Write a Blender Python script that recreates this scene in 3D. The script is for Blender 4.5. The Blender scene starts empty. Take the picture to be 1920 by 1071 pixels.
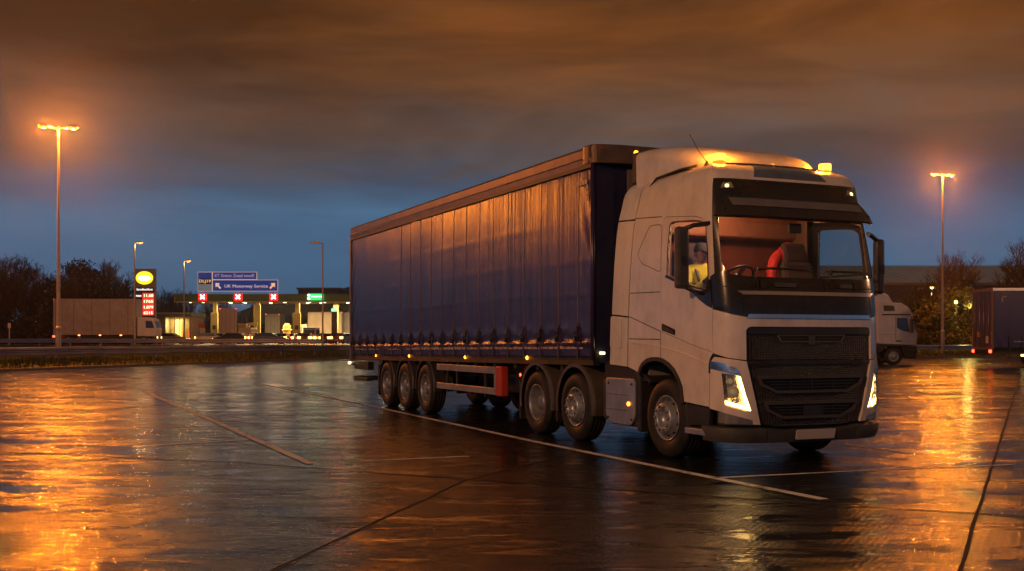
import bpy, bmesh, math, random
from mathutils import Vector, Matrix, noise
from mathutils.geometry import delaunay_2d_cdt
random.seed(7)
R = math.radians
SC = bpy.context.scene
COL = SC.collection

# ------------------------------------------------------------------ camera
FP, CX, HZ, HC = 2033.0, 960.0, 637.0, 1.55      # focal length (px of 1920), centre, horizon row, eye height
cam_d = bpy.data.cameras.new('camera'); cam = bpy.data.objects.new('camera', cam_d); COL.objects.link(cam)
cam.location = (0, 0, HC); cam.rotation_euler = (R(90), 0, 0)
cam_d.sensor_width = 36; cam_d.lens = 36*FP/1920; cam_d.shift_y = (HZ-535.5)/1920
cam_d.clip_end = 3000; cam_d.clip_start = 0.1
SC.camera = cam
SC.view_settings.view_transform = 'Standard'; SC.view_settings.look = 'None'
SC.view_settings.exposure = 0; SC.view_settings.gamma = 1
SC.render.engine = 'CYCLES'
SC.cycles.use_denoising = True
try: SC.cycles.denoiser = 'OPENIMAGEDENOISE'
except Exception: pass
SC.cycles.max_bounces = 8; SC.cycles.sample_clamp_indirect = 4; SC.cycles.sample_clamp_direct = 0
SC.cycles.caustics_reflective = False; SC.cycles.caustics_refractive = False
SC.cycles.transparent_max_bounces = 12

def wp(px, py, D): return Vector(((px-CX)/FP*D, D, HC+(HZ-py)*D/FP))
def gp(px, py, z=0.0):
    D = (HC-z)*FP/(py-HZ); return Vector(((px-CX)/FP*D, D, z))

# ------------------------------------------------------------------ materials
def srgb(r, g, b):
    f = lambda c: c/12.92 if c <= .04045 else ((c+.055)/1.055)**2.4
    return (f(r/255), f(g/255), f(b/255), 1)
def nn(nt, t, **kw):
    n = nt.nodes.new(t)
    for k, v in kw.items():
        if k in n.inputs.keys(): n.inputs[k].default_value = v
        else: setattr(n, k, v)
    return n
def math_n(nt, op, a, b=None, clamp=False):
    n = nt.nodes.new('ShaderNodeMath'); n.operation = op; n.use_clamp = clamp
    for i, v in enumerate((a, b)):
        if v is None: continue
        if isinstance(v, (int, float)): n.inputs[i].default_value = v
        else: nt.links.new(v, n.inputs[i])
    return n.outputs[0]
def ramp_n(nt, fac, stops, interp='LINEAR'):
    n = nt.nodes.new('ShaderNodeValToRGB'); n.color_ramp.interpolation = interp
    e = n.color_ramp.elements
    while len(e) < len(stops): e.new(.5)
    for i, (p, c) in enumerate(stops):
        e[i].position = p; e[i].color = c if len(c) == 4 else (*c, 1)
    nt.links.new(fac, n.inputs[0]); return n.outputs[0]
def mix_n(nt, fac, a, b, mode='MIX'):
    n = nt.nodes.new('ShaderNodeMix'); n.data_type = 'RGBA'; n.blend_type = mode
    for i, v in ((0, fac), (6, a), (7, b)):
        if isinstance(v, (int, float)): n.inputs[i].default_value = v
        elif isinstance(v, tuple): n.inputs[i].default_value = v
        else: nt.links.new(v, n.inputs[i])
    return n.outputs[2]
def new_mat(name):
    m = bpy.data.materials.new(name); m.use_nodes = True
    nt = m.node_tree; b = nt.nodes['Principled BSDF']; return m, nt, b
MATS = {}
def mat(name, col, rough=.5, metal=0, var=.25, scale=3.0, bump=0.0, bscale=40.0, coat=0, dirt=None, spec=.5):
    """a painted/plastic/metal surface with uneven tone, gloss and a little relief"""
    if name in MATS: return MATS[name]
    m, nt, b = new_mat(name)
    tc = nn(nt, 'ShaderNodeTexCoord'); o = tc.outputs['Object']
    ns = nn(nt, 'ShaderNodeTexNoise', Scale=scale, Detail=6.0, Roughness=.6); nt.links.new(o, ns.inputs['Vector'])
    c0 = tuple(max(0, c*(1-var)) for c in col[:3])+(1,); c1 = tuple(min(1, c*(1+var*.5)) for c in col[:3])+(1,)
    c = ramp_n(nt, ns.outputs[0], [(.3, c0), (.7, c1)])
    if dirt:
        mp = nn(nt, 'ShaderNodeMapping'); mp.inputs['Scale'].default_value = (2.2, 2.2, 1.1); nt.links.new(o, mp.inputs[0])
        n2 = nn(nt, 'ShaderNodeTexNoise', Scale=1.6, Detail=8.0, Roughness=.7); nt.links.new(mp.outputs[0], n2.inputs['Vector'])
        f = ramp_n(nt, n2.outputs[0], [(.45, (0, 0, 0)), (.75, (1, 1, 1))])
        c = mix_n(nt, math_n(nt, 'MULTIPLY', f, dirt), c, (.09, .06, .04, 1))
    nt.links.new(c, b.inputs['Base Color'])
    r = nn(nt, 'ShaderNodeMapRange'); r.inputs['To Min'].default_value = max(.03, rough*.75); r.inputs['To Max'].default_value = min(1, rough*1.3)
    nt.links.new(ns.outputs[0], r.inputs[0]); nt.links.new(r.outputs[0], b.inputs['Roughness'])
    b.inputs['Metallic'].default_value = metal; b.inputs['Coat Weight'].default_value = coat; b.inputs['Coat Roughness'].default_value = .08
    b.inputs['Specular IOR Level'].default_value = spec
    if bump:
        nb = nn(nt, 'ShaderNodeTexNoise', Scale=bscale, Detail=4.0); nt.links.new(o, nb.inputs['Vector'])
        bp = nn(nt, 'ShaderNodeBump', Strength=bump, Distance=.01); nt.links.new(nb.outputs[0], bp.inputs['Height'])
        nt.links.new(bp.outputs[0], b.inputs['Normal'])
    MATS[name] = m; return m
def emit(name, col, strength, base=(.02, .02, .02, 1)):
    if name in MATS: return MATS[name]
    m, nt, b = new_mat(name)
    b.inputs['Base Color'].default_value = base
    b.inputs['Emission Color'].default_value = col if len(col) == 4 else (*col, 1); b.inputs['Emission Strength'].default_value = strength
    MATS[name] = m; return m
def glass(name, tint=(.8, .85, .85), refl=1.0, rough=.02):
    if name in MATS: return MATS[name]
    m, nt, b = new_mat(name); nt.nodes.remove(b)
    out = [n for n in nt.nodes if n.type == 'OUTPUT_MATERIAL'][0]
    tr = nn(nt, 'ShaderNodeBsdfTransparent'); tr.inputs[0].default_value = (*tint, 1)
    gl = nn(nt, 'ShaderNodeBsdfGlossy'); gl.inputs['Roughness'].default_value = rough
    ge = nn(nt, 'ShaderNodeNewGeometry'); vd = nt.nodes.new('ShaderNodeVectorMath'); vd.operation = 'DOT_PRODUCT'
    nt.links.new(ge.outputs['Normal'], vd.inputs[0]); nt.links.new(ge.outputs['Incoming'], vd.inputs[1])
    cs = math_n(nt, 'ABSOLUTE', vd.outputs['Value']); p5 = math_n(nt, 'POWER', math_n(nt, 'SUBTRACT', 1.0, cs, True), 5.0)
    fr = math_n(nt, 'ADD', math_n(nt, 'MULTIPLY', p5, .93), .07)
    mx = nn(nt, 'ShaderNodeMixShader')
    nt.links.new(math_n(nt, 'MULTIPLY', fr, refl, True), mx.inputs[0])
    nt.links.new(tr.outputs[0], mx.inputs[1]); nt.links.new(gl.outputs[0], mx.inputs[2]); nt.links.new(mx.outputs[0], out.inputs[0])
    MATS[name] = m; return m

# ------------------------------------------------------------------ mesh helpers
class MB:
    """collects shapes and links them as one mesh object"""
    def __init__(s): s.v = []; s.f = []; s.sm = []
    def add(s, vs, fs, smooth=False, M=None):
        o = len(s.v)
        s.v += [tuple(M @ Vector(p)) if M else tuple(p) for p in vs]
        s.f += [tuple(i+o for i in f) for f in fs]; s.sm += [smooth]*len(fs); return s
    def box(s, x0, x1, y0, y1, z0, z1, M=None, bev=0.0):
        if bev > 0:
            bm = bmesh.new(); bmesh.ops.create_cube(bm, size=1)
            for v in bm.verts: v.co = Vector(((x0+x1)/2+v.co.x*(x1-x0), (y0+y1)/2+v.co.y*(y1-y0), (z0+z1)/2+v.co.z*(z1-z0)))
            bmesh.ops.bevel(bm, geom=bm.edges[:], offset=bev, segments=2, affect='EDGES', profile=.5)
            s.add([v.co[:] for v in bm.verts], [tuple(v.index for v in f.verts) for f in bm.faces], False, M) if not bm.verts.index_update() else None
            bm.free(); return s
        vs = [(x, y, z) for z in (z0, z1) for y in (y0, y1) for x in (x0, x1)]
        return s.add(vs, [(0, 2, 3, 1), (4, 5, 7, 6), (0, 1, 5, 4), (2, 6, 7, 3), (0, 4, 6, 2), (1, 3, 7, 5)], False, M)
    def tube(s, pts, rad, n=8, cap=True, smooth=True):
        pts = [Vector(p) for p in pts]; rs = rad if isinstance(rad, (list, tuple)) else [rad]*len(pts)
        o = len(s.v); up = Vector((0, 0, 1))
        for i, p in enumerate(pts):
            d = (pts[min(i+1, len(pts)-1)]-pts[max(i-1, 0)]).normalized()
            a = d.cross(up)
            if a.length < 1e-3: a = d.cross(Vector((1, 0, 0)))
            a.normalize(); b = d.cross(a).normalized()
            for k in range(n):
                t = 2*math.pi*k/n; s.v.append(tuple(p+a*math.cos(t)*rs[i]+b*math.sin(t)*rs[i]))
        for i in range(len(pts)-1):
            for k in range(n):
                s.f.append((o+i*n+k, o+i*n+(k+1) % n, o+(i+1)*n+(k+1) % n, o+(i+1)*n+k)); s.sm.append(smooth)
        if cap:
            s.f.append(tuple(o+k for k in range(n))[::-1]); s.sm.append(False)
            q = o+(len(pts)-1)*n; s.f.append(tuple(q+k for k in range(n))); s.sm.append(False)
        return s
    def lathe(s, prof, n=40, axis='y', c=(0, 0, 0), smooth=True, a0=0.0, a1=2*math.pi):
        """prof: list of (radius, along)"""
        o = len(s.v); full = abs(a1-a0-2*math.pi) < 1e-6; m = n if full else n+1
        for r, h in prof:
            for k in range(m):
                t = a0+(a1-a0)*k/n; x, z = r*math.cos(t), r*math.sin(t)
                p = (x, h, z) if axis == 'y' else ((h, x, z) if axis == 'x' else (x, z, h))
                s.v.append((p[0]+c[0], p[1]+c[1], p[2]+c[2]))
        for i in range(len(prof)-1):
            for k in range(n):
                k2 = (k+1) % m
                s.f.append((o+i*m+k, o+i*m+k2, o+(i+1)*m+k2, o+(i+1)*m+k)); s.sm.append(smooth)
        return s
    def prism(s, poly, a0, a1, axis='y', M=None):
        """poly in the plane across `axis`, extruded from a0 to a1; poly given as (u,v)"""
        def P(u, v, a): return {'y': (u, a, v), 'x': (a, u, v), 'z': (u, v, a)}[axis]
        n = len(poly); vs = [P(u, v, a0) for u, v in poly]+[P(u, v, a1) for u, v in poly]
        fs = [tuple(range(n)), tuple(range(2*n-1, n-1, -1))]+[(i, i+n, (i+1) % n+n, (i+1) % n) for i in range(n)]
        return s.add(vs, fs, False, M)
    def build(s, name, m, parent=None, loc=None, bevel=0, fix=True):
        me = bpy.data.meshes.new(name); me.from_pydata(s.v, [], s.f)
        me.polygons.foreach_set('use_smooth', s.sm)
        if fix:
            bm = bmesh.new(); bm.from_mesh(me); bmesh.ops.recalc_face_normals(bm, faces=bm.faces); bm.to_mesh(me); bm.free()
        me.materials.append(m); me.update()
        o = bpy.data.objects.new(name, me); COL.objects.link(o)
        if parent: o.parent = parent
        if loc: o.location = loc
        if bevel:
            b = o.modifiers.new('bevel', 'BEVEL'); b.width = bevel; b.segments = 2; b.limit_method = 'ANGLE'
        return o
def tag(o, label=None, cat=None, group=None, kind=None):
    if label: o['label'] = label
    if cat: o['category'] = cat
    if group: o['group'] = group
    if kind: o['kind'] = kind
    return o
def thing(name, label, cat, loc=(0, 0, 0), rz=0, group=None):
    o = bpy.data.objects.new(name, None); COL.objects.link(o); o.location = loc; o.rotation_euler = (0, 0, rz)
    o.empty_display_size = .3
    return tag(o, label, cat, group)
def dup(o, loc=None, rz=None, label=None, parent=None, scale=None):
    c = o.copy(); COL.objects.link(c)
    if parent: c.parent = parent
    if loc is not None: c.location = loc
    if rz is not None: c.rotation_euler = (0, 0, rz)
    if scale: c.scale = scale
    if label: c['label'] = label
    for ch in list(o.children): dup(ch, parent=c)
    return c
def text_mesh(body, size, name, m, parent, loc, rot=(R(90), 0, 0), fit=None, depth=.01, align='CENTER', bold=0.0):
    cu = bpy.data.curves.new(name, 'FONT'); cu.body = body; cu.size = size; cu.extrude = depth; cu.align_x = align; cu.align_y = 'CENTER'; cu.resolution_u = 2
    cu.offset = bold
    t = bpy.data.objects.new(name+'_tmp', cu); COL.objects.link(t)
    dg = bpy.context.evaluated_depsgraph_get(); me = bpy.data.meshes.new_from_object(t.evaluated_get(dg))
    COL.objects.unlink(t); bpy.data.objects.remove(t)
    o = bpy.data.objects.new(name, me); COL.objects.link(o); me.materials.clear(); me.materials.append(m)
    if fit:
        xs = [v.co.x for v in me.vertices]; w = max(xs)-min(xs); ys = [v.co.y for v in me.vertices]; hh = max(ys)-min(ys)
        for v in me.vertices: v.co.x *= fit[0]/w; v.co.y *= (fit[1]/hh if fit[1] else 1)
    o.location = loc; o.rotation_euler = rot
    if parent: o.parent = parent
    return o
def light(name, kind, loc, power, col, parent=None, size=.3, rot=(0, 0, 0), spread=None):
    d = bpy.data.lights.new(name, kind); d.energy = power; d.color = col[:3]
    if kind == 'AREA':
        d.shape = 'DISK'; d.size = size
        if spread: d.spread = spread
    elif kind == 'SPOT': d.spot_size = spread or R(160); d.spot_blend = .6; d.shadow_soft_size = size
    else: d.shadow_soft_size = size
    o = bpy.data.objects.new(name, d); COL.objects.link(o); o.location = loc; o.rotation_euler = rot
    if parent: o.parent = parent
    return o

# ------------------------------------------------------------------ palette
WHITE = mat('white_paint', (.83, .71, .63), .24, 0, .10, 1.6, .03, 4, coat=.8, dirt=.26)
WHITE2 = mat('white_panel', (.72, .68, .64), .42, 0, .08, 1.4, 0, 6, coat=.2, dirt=.25)
BLACK = mat('black_plastic', (.030, .026, .024), .42, 0, .4, 6, .1, 80)
GLOSSB = mat('gloss_black', (.022, .02, .02), .22, 0, .3, 5, coat=.25)
DGREY = mat('dark_grey_plastic', (.075, .068, .066), .5, 0, .3, 5, .15, 60)
MGREY = mat('mid_grey_plastic', (.16, .145, .14), .45, 0, .2, 5)
CHROME = mat('chrome_trim', (.75, .72, .70), .16, 1, .1, 9)
STEEL = mat('galvanised_steel', (.22, .22, .25), .30, .8, .3, .7, .1, 12)
POLE = mat('painted_pole', (.30, .28, .27), .42, .6, .2, 1.5)
ALU = mat('aluminium', (.58, .56, .55), .35, .8, .2, 3, .05, 20, dirt=.4)
RIM = mat('wheel_silver', (.45, .47, .52), .34, .55, .2, 8, .05, 30, dirt=.35)
DRIM = mat('worn_rim', (.34, .35, .39), .42, .5, .3, 8, .05, 30, dirt=.6)
RUB = mat('tyre_rubber', (.017, .016, .016), .6, 0, .5, 5, .2, 60)
CHAS = mat('chassis_black', (.020, .018, .017), .55, 0, .5, 3, .2, 30)
REDP = mat('faded_red_paint', (.28, .035, .02), .5, .1, .35, 4, dirt=.4)
GUARD = mat('side_guard_alloy', (.42, .36, .31), .42, .5, .2, 3, dirt=.5)
MUD = mat('mudguard_grey', (.10, .082, .07), .38, .1, .3, 5, .1, 30, dirt=.4)
AMBER = emit('amber_marker_glow', (1, .26, .02), 8)
LEDW = emit('warm_white_led', (1, .58, .15), 17)
MARKW = emit('pale_marker_glow', (1, .70, .26), 4)
TAIL = emit('red_tail_glow', (1, .05, .02), 9)
BEACON = emit('beacon_glow', (1, .22, .016), 10)
SODIUM = emit('sodium_lens', (1, .17, .006), 4)
CANL = emit('canopy_downlight', (1, .74, .34), 9)
# ------------------------------------------------------------------ sky
world = bpy.data.worlds.new('World'); SC.world = world; world.use_nodes = True
nt = world.node_tree; bg = nt.nodes['Background']
tc = nn(nt, 'ShaderNodeTexCoord'); sx = nn(nt, 'ShaderNodeSeparateXYZ'); nt.links.new(tc.outputs['Generated'], sx.inputs[0])
mp = nn(nt, 'ShaderNodeMapping'); mp.inputs['Scale'].default_value = (1.3, 1.3, 7.0); mp.inputs['Location'].default_value = (.35, .1, .2)
nt.links.new(tc.outputs['Generated'], mp.inputs[0])
n1 = nn(nt, 'ShaderNodeTexNoise', Scale=2.2, Detail=9.0, Roughness=.58, Distortion=.5); nt.links.new(mp.outputs[0], n1.inputs['Vector'])
n2 = nn(nt, 'ShaderNodeTexNoise', Scale=1.7, Detail=8.0, Roughness=.55, Distortion=.4); nt.links.new(mp.outputs[0], n2.inputs['Vector'])
warp = math_n(nt, 'MULTIPLY', math_n(nt, 'SUBTRACT', n1.outputs[0], .5), .13)
h = math_n(nt, 'ADD', sx.outputs[2], warp)
col = ramp_n(nt, h, [(0.0, srgb(70, 110, 146)), (.100, srgb(74, 110, 144)), (.130, srgb(68, 88, 114)), (.155, srgb(86, 79, 82)), (.19, srgb(94, 74, 64)),
                     (.23, srgb(100, 66, 42)), (.28, srgb(110, 64, 28)), (.42, srgb(88, 64, 50)), (1, srgb(54, 50, 54))])
cl = ramp_n(nt, n2.outputs[0], [(.38, (.46, .46, .48)), (.5, (.88, .88, .88)), (.62, (1.40, 1.32, 1.18))])
hi = ramp_n(nt, sx.outputs[2], [(.07, (0, 0, 0)), (.2, (1, 1, 1))])
cl2 = mix_n(nt, hi, (1, 1, 1, 1), cl)
col = mix_n(nt, 1.0, col, cl2, 'MULTIPLY')
# the dusk left in the clear strip of sky: a physical sky with the sun below the horizon, added faintly
sky = nn(nt, 'ShaderNodeTexSky'); sky.sky_type = 'NISHITA'; sky.sun_disc = False; sky.sun_elevation = R(-4); sky.sun_rotation = R(200)
sk = mix_n(nt, 1.0, sky.outputs[0], (.10, .10, .10, 1), 'MULTIPLY')
col = mix_n(nt, 1.0, col, sk, 'ADD')
nt.links.new(col, bg.inputs[0]); bg.inputs[1].default_value = 1.0

# ------------------------------------------------------------------ ground
def ground_mat(name, wet=1.0, light_c=1.0):
    m, nt, b = new_mat(name)
    ge = nn(nt, 'ShaderNodeNewGeometry'); P = ge.outputs['Position']
    def N(scale, detail=5, rough=.55, vs=(1, 1, 1), rot=0, dist=0.0):
        mp = nn(nt, 'ShaderNodeMapping'); mp.inputs['Scale'].default_value = vs; mp.inputs['Rotation'].default_value = (0, 0, rot)
        nt.links.new(P, mp.inputs[0])
        n = nn(nt, 'ShaderNodeTexNoise', Scale=scale, Detail=float(detail), Roughness=rough, Distortion=dist); nt.links.new(mp.outputs[0], n.inputs['Vector'])
        return n.outputs[0]
    big = N(.22, 5, .6, dist=.4); mid = N(1.1, 6, .65, (.55, 1.5, 1), R(12), .5); fine = N(27, 4, .6); grit = N(110, 3, .6); swirl = N(6, 4, .6, (1, 1, 1), 0, 1.6)
    base = ramp_n(nt, mid, [(.3, (.008*light_c, .008*light_c, .009*light_c)), (.55, (.016*light_c, .016*light_c, .017*light_c)), (.8, (.034*light_c, .032*light_c, .031*light_c))])
    stain = ramp_n(nt, big, [(.42, (1, 1, 1)), (.62, (.62, .60, .62))])
    c = mix_n(nt, 1.0, base, stain, 'MULTIPLY')
    c = mix_n(nt, ramp_n(nt, grit, [(.55, (0, 0, 0)), (.75, (.35, .35, .35))]), c, (.06, .055, .05, 1))
    nt.links.new(c, b.inputs['Base Color'])
    # standing water where the big and mid noises agree
    w = math_n(nt, 'ADD', math_n(nt, 'MULTIPLY', big, .45), math_n(nt, 'MULTIPLY', mid, .55))
    pud = ramp_n(nt, w, [(.50, (0, 0, 0)), (.60, (1, 1, 1))])
    damp = ramp_n(nt, N(.55, 6, .6, (.5, 1.3, 1), R(-20), .6), [(.38, (0, 0, 0)), (.62, (1, 1, 1))])
    r = nn(nt, 'ShaderNodeMix'); r.data_type = 'FLOAT'; nt.links.new(damp, r.inputs[0]); r.inputs[2].default_value = .24; r.inputs[3].default_value = .13
    r2 = nn(nt, 'ShaderNodeMix'); r2.data_type = 'FLOAT'; nt.links.new(pud, r2.inputs[0]); nt.links.new(r.outputs[0], r2.inputs[2]); r2.inputs[3].default_value = .04
    sm = ramp_n(nt, N(2.3, 6, .7, (.45, 1.6, 1), R(5), .8), [(.52, (0, 0, 0)), (.56, (1, 1, 1))])
    dry = ramp_n(nt, N(.9, 7, .7, (.6, 1.4, 1), R(-8), .5), [(.50, (0, 0, 0)), (.66, (1, 1, 1))])
    dr2 = ramp_n(nt, N(3.4, 7, .75, (.6, 1.5, 1), R(14), .6), [(.46, (0, 0, 0)), (.60, (1, 1, 1))])
    dmx = math_n(nt, 'MAXIMUM', dry, math_n(nt, 'MULTIPLY', dr2, .8))
    nt.links.new(math_n(nt, 'SUBTRACT', .50, math_n(nt, 'MULTIPLY', dmx, .32)), b.inputs['Specular IOR Level'])
    r3 = math_n(nt, 'ADD', r2.outputs[0], math_n(nt, 'MULTIPLY', dry, .16))
    r4 = math_n(nt, 'MULTIPLY', r3, math_n(nt, 'SUBTRACT', 1.0, math_n(nt, 'MULTIPLY', sm, .7)))
    nt.links.new(r4, b.inputs['Roughness'])
    b.inputs['IOR'].default_value = 1.5; b.inputs['Specular IOR Level'].default_value = .42
    # relief: grit and swirls, with broom marks in the slabs on the right
    sp = nn(nt, 'ShaderNodeSeparateXYZ'); nt.links.new(P, sp.inputs[0])
    def brush(ang, scale, lo, hi):
        mp = nn(nt, 'ShaderNodeMapping'); mp.inputs['Rotation'].default_value = (0, 0, ang); nt.links.new(P, mp.inputs[0])
        wv = nn(nt, 'ShaderNodeTexWave', Scale=scale, Distortion=5.0, Detail=4.0); wv.inputs['Detail Scale'].default_value = 2.0
        wv.bands_direction = 'X'; nt.links.new(mp.outputs[0], wv.inputs['Vector']); return wv.outputs[1]
    br = brush(R(27), 5.5, 0, 1)
    brm = ramp_n(nt, math_n(nt, 'ADD', math_n(nt, 'MULTIPLY', sp.outputs[0], .25), math_n(nt, 'MULTIPLY', N(.5, 3), .9)), [(.40, (0, 0, 0)), (.75, (1, 1, 1))])
    hsum = math_n(nt, 'ADD', math_n(nt, 'MULTIPLY', fine, 1.0), math_n(nt, 'MULTIPLY', swirl, .35))
    hsum = math_n(nt, 'ADD', hsum, math_n(nt, 'MULTIPLY', grit, .30))
    hsum = math_n(nt, 'ADD', hsum, math_n(nt, 'MULTIPLY', math_n(nt, 'MULTIPLY', br, brm), .24))
    hsum = math_n(nt, 'MULTIPLY', hsum, math_n(nt, 'SUBTRACT', 1.0, math_n(nt, 'MULTIPLY', pud, .86)))
    hsum = math_n(nt, 'MULTIPLY', hsum, math_n(nt, 'SUBTRACT', 1.25, math_n(nt, 'MULTIPLY', sm, .9)))
    bp = nn(nt, 'ShaderNodeBump', Strength=1.0, Distance=.0055); nt.links.new(hsum, bp.inputs['Height'])
    nt.links.new(bp.outputs[0], b.inputs['Normal'])
    MATS[name] = m; return m
TARMAC = ground_mat('wet_concrete')
ROADM = mat('wet_road', (.045, .042, .042), .32, 0, .3, .4, .2, 12)
GRASS = mat('winter_grass', (.018, .032, .008), .85, 0, .6, 1.2, .8, 9)
FIELD = mat('dark_field', (.030, .032, .016), .9, 0, .5, .1)
KERB = mat('kerb_concrete', (.16, .14, .12), .55, 0, .4, 2, .4, 20)

def kerbY(x): return 90+(x+13.3)*(90-52.5)/11.5 if x < -13.3 else 90+(x+13.3)*3/47.3
g = MB(); n = 60
g.add([(-900, -300, 0), (900, -300, 0), (900, 2200, 0), (-900, 2200, 0)], [(0, 1, 2, 3)])
tag(g.build('lorry_park_ground', TARMAC), kind='structure')
def vz(x, y):
    k = kerbY(x); e = min(1, max(0, (y-94)/11)); e = e*e*(3-2*e)
    return .10+.16*min(1, max(0, (y-k)/8))+.70*e + .05*noise.noise(Vector((x*.25, y*.25, 0)))*min(1, max(0, (y-k)/2))
xs = [-300, -200, -140, -100, -80, -62, -55, -50]+[-46+1.2*i for i in range(130)]+[115, 140, 180, 260, 400]
g = MB(); rows = 46; idx = {}
for i, x in enumerate(xs):
    y0 = max(kerbY(x), -80)
    for j in range(rows+1):
        t = j/rows; y = y0+(106-y0)*t**1.0
        g.v.append((x, y, vz(x, y) if y0 > -79 else .1+.16+.70*min(1, max(0, (y-94)/11))))
for i in range(len(xs)-1):
    for j in range(rows):
        a = i*(rows+1)+j; g.f.append((a, a+rows+1, a+rows+2, a+1)); g.sm.append(True)
tag(g.build('grass_verge', GRASS), kind='structure')
# kerb: a real step between the yard and the verge
g = MB(); kp = [(-41, kerbY(-41)), (-13.3, 90), (180, kerbY(180))]
for (xa, ya), (xb, yb) in zip(kp, kp[1:]):
    d = Vector((xb-xa, yb-ya, 0)); L = d.length; d.normalize(); nn_ = Vector((-d.y, d.x, 0))
    M = Matrix(((d.x, nn_.x, 0, xa), (d.y, nn_.y, 0, ya), (0, 0, 1, 0), (0, 0, 0, 1)))
    g.box(0, L+.05, -.14, .02, .002, .13, M)
tag(g.build('kerb', KERB), kind='structure')
g = MB(); g.add([(-400, 106, .99), (400, 106, .99), (400, 131, 1.0), (-400, 131, 1.0)], [(0, 1, 2, 3)])
tag(g.build('motorway_slip_road', ROADM), kind='structure')
g = MB(); g.add([(-400, 131, 1.0), (400, 131, 1.0), (400, 230, 1.0), (-400, 230, 1.0)], [(0, 1, 2, 3)])
tag(g.build('station_forecourt', ROADM), kind='structure')
g = MB(); g.add([(-900, 230, .99), (900, 230, .99), (900, 2200, 12), (-900, 2200, 12)], [(0, 1, 2, 3)])
tag(g.build('field', FIELD), kind='structure')
g = MB(); m = 40                                    # low hills beyond the station
for i in range(m+1):
    x = -420+i*16; hgt = 3+26*math.exp(-((x+60)/75)**2)+4*noise.noise(Vector((x*.03, 3, 0)))
    g.v += [(x, 420, 1), (x, 520, 1+hgt), (x, 640, 1)]
for i in range(m):
    for k in (0, 1): a = i*3+k; g.f.append((a, a+3, a+4, a+1)); g.sm.append(True)
tag(g.build('hills', FIELD), kind='structure')
# concrete joints and painted lines, thin sheets on the slab
JOINT = mat('joint_sealant', (.006, .006, .006), .75, 0, .4, 3, .3, 30)
def line_mat():
    m, nt, b = new_mat('worn_line_paint'); ge = nn(nt, 'ShaderNodeNewGeometry')
    n1 = nn(nt, 'ShaderNodeTexNoise', Scale=7.0, Detail=7.0, Roughness=.75); nt.links.new(ge.outputs['Position'], n1.inputs['Vector'])
    n2 = nn(nt, 'ShaderNodeTexNoise', Scale=1.1, Detail=3.0); nt.links.new(ge.outputs['Position'], n2.inputs['Vector'])
    s = math_n(nt, 'ADD', math_n(nt, 'MULTIPLY', n1.outputs[0], .6), math_n(nt, 'MULTIPLY', n2.outputs[0], .4))
    f = ramp_n(nt, s, [(.50, (0, 0, 0)), (.60, (1, 1, 1))])
    nt.links.new(mix_n(nt, f, (.80, .77, .74, 1), (.22, .20, .19, 1)), b.inputs['Base Color']); b.inputs['Roughness'].default_value = .55
    return m
LINEP = line_mat()
def strip(name, pts, w, m, z=.004, wob=0.0):
    g = MB(); P = []
    for (ax, ay), (bx, by) in zip(pts, pts[1:]):
        a, b = gp(ax, ay), gp(bx, by); k = max(2, int((b-a).length/.35))
        P += [a.lerp(b, i/k) for i in range(k)]
    P.append(gp(*pts[-1]))
    for i, p in enumerate(P):
        d = (P[min(i+1, len(P)-1)]-P[max(i-1, 0)]).normalized(); nrm = Vector((-d.y, d.x, 0))
        ww = w*(1+.5*wob*noise.noise(p*1.7)); off = nrm*wob*.03*noise.noise(p*.9+Vector((5, 0, 0)))
        g.v += [tuple(p+off+nrm*ww/2+Vector((0, 0, z))), tuple(p+off-nrm*ww/2+Vector((0, 0, z)))]
    for i in range(len(P)-1): g.f.append((2*i, 2*i+1, 2*i+3, 2*i+2)); g.sm.append(False)
    o = g.build(name, m); return tag(o, kind='structure')
strip('painted_bay_line', [(475, 718), (720, 767), (1000, 828), (1330, 895), (1545, 937)], .13, LINEP, .005)
strip('painted_bay_line', [(272, 735), (400, 790), (582, 870)], .11, LINEP, .005)
strip('painted_bay_line', [(1335, 897), (1640, 882), (1900, 872)], .075, LINEP, .005)
strip('painted_bay_line', [(645, 867), (880, 856)], .08, LINEP, .005)
strip('painted_bay_line', [(250, 838), (465, 825)], .08, LINEP, .005)
strip('painted_bay_line', [(1585, 833), (1700, 850)], .06, LINEP, .005)
strip('slab_joint', [(500, 1074), (870, 902), (1080, 848)], .026, JOINT, .004, 1)
strip('slab_joint', [(-60, 845), (440, 868), (860, 898), (1540, 946), (1960, 972)], .04, JOINT, .0045, 1)
strip('slab_joint', [(1798, 1078), (1893, 770), (1916, 700)], .03, JOINT, .004, .5)
strip('slab_joint', [(-40, 774), (200, 768), (330, 758)], .10, JOINT, .004, 2)
strip('slab_joint', [(1560, 716), (1700, 700), (1780, 680)], .10, JOINT, .004, 2)
# ================================================================== the lorry's own frame
FW = Vector((.4085, -.9127, 0)); LT = Vector((.9127, .4085, 0))
ORG = Vector((2.013, 14.26, 0))+LT*1.25
RZ = math.atan2(FW.y, FW.x)
def side(px, py, y=-1.25):
    a = (px-CX)/FP; D = (y+ORG.dot(LT))/(a*LT.x+LT.y)
    P = Vector((a*D, D, HC+(HZ-py)*D/FP))-ORG; return (P.dot(FW), P.z)
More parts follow.
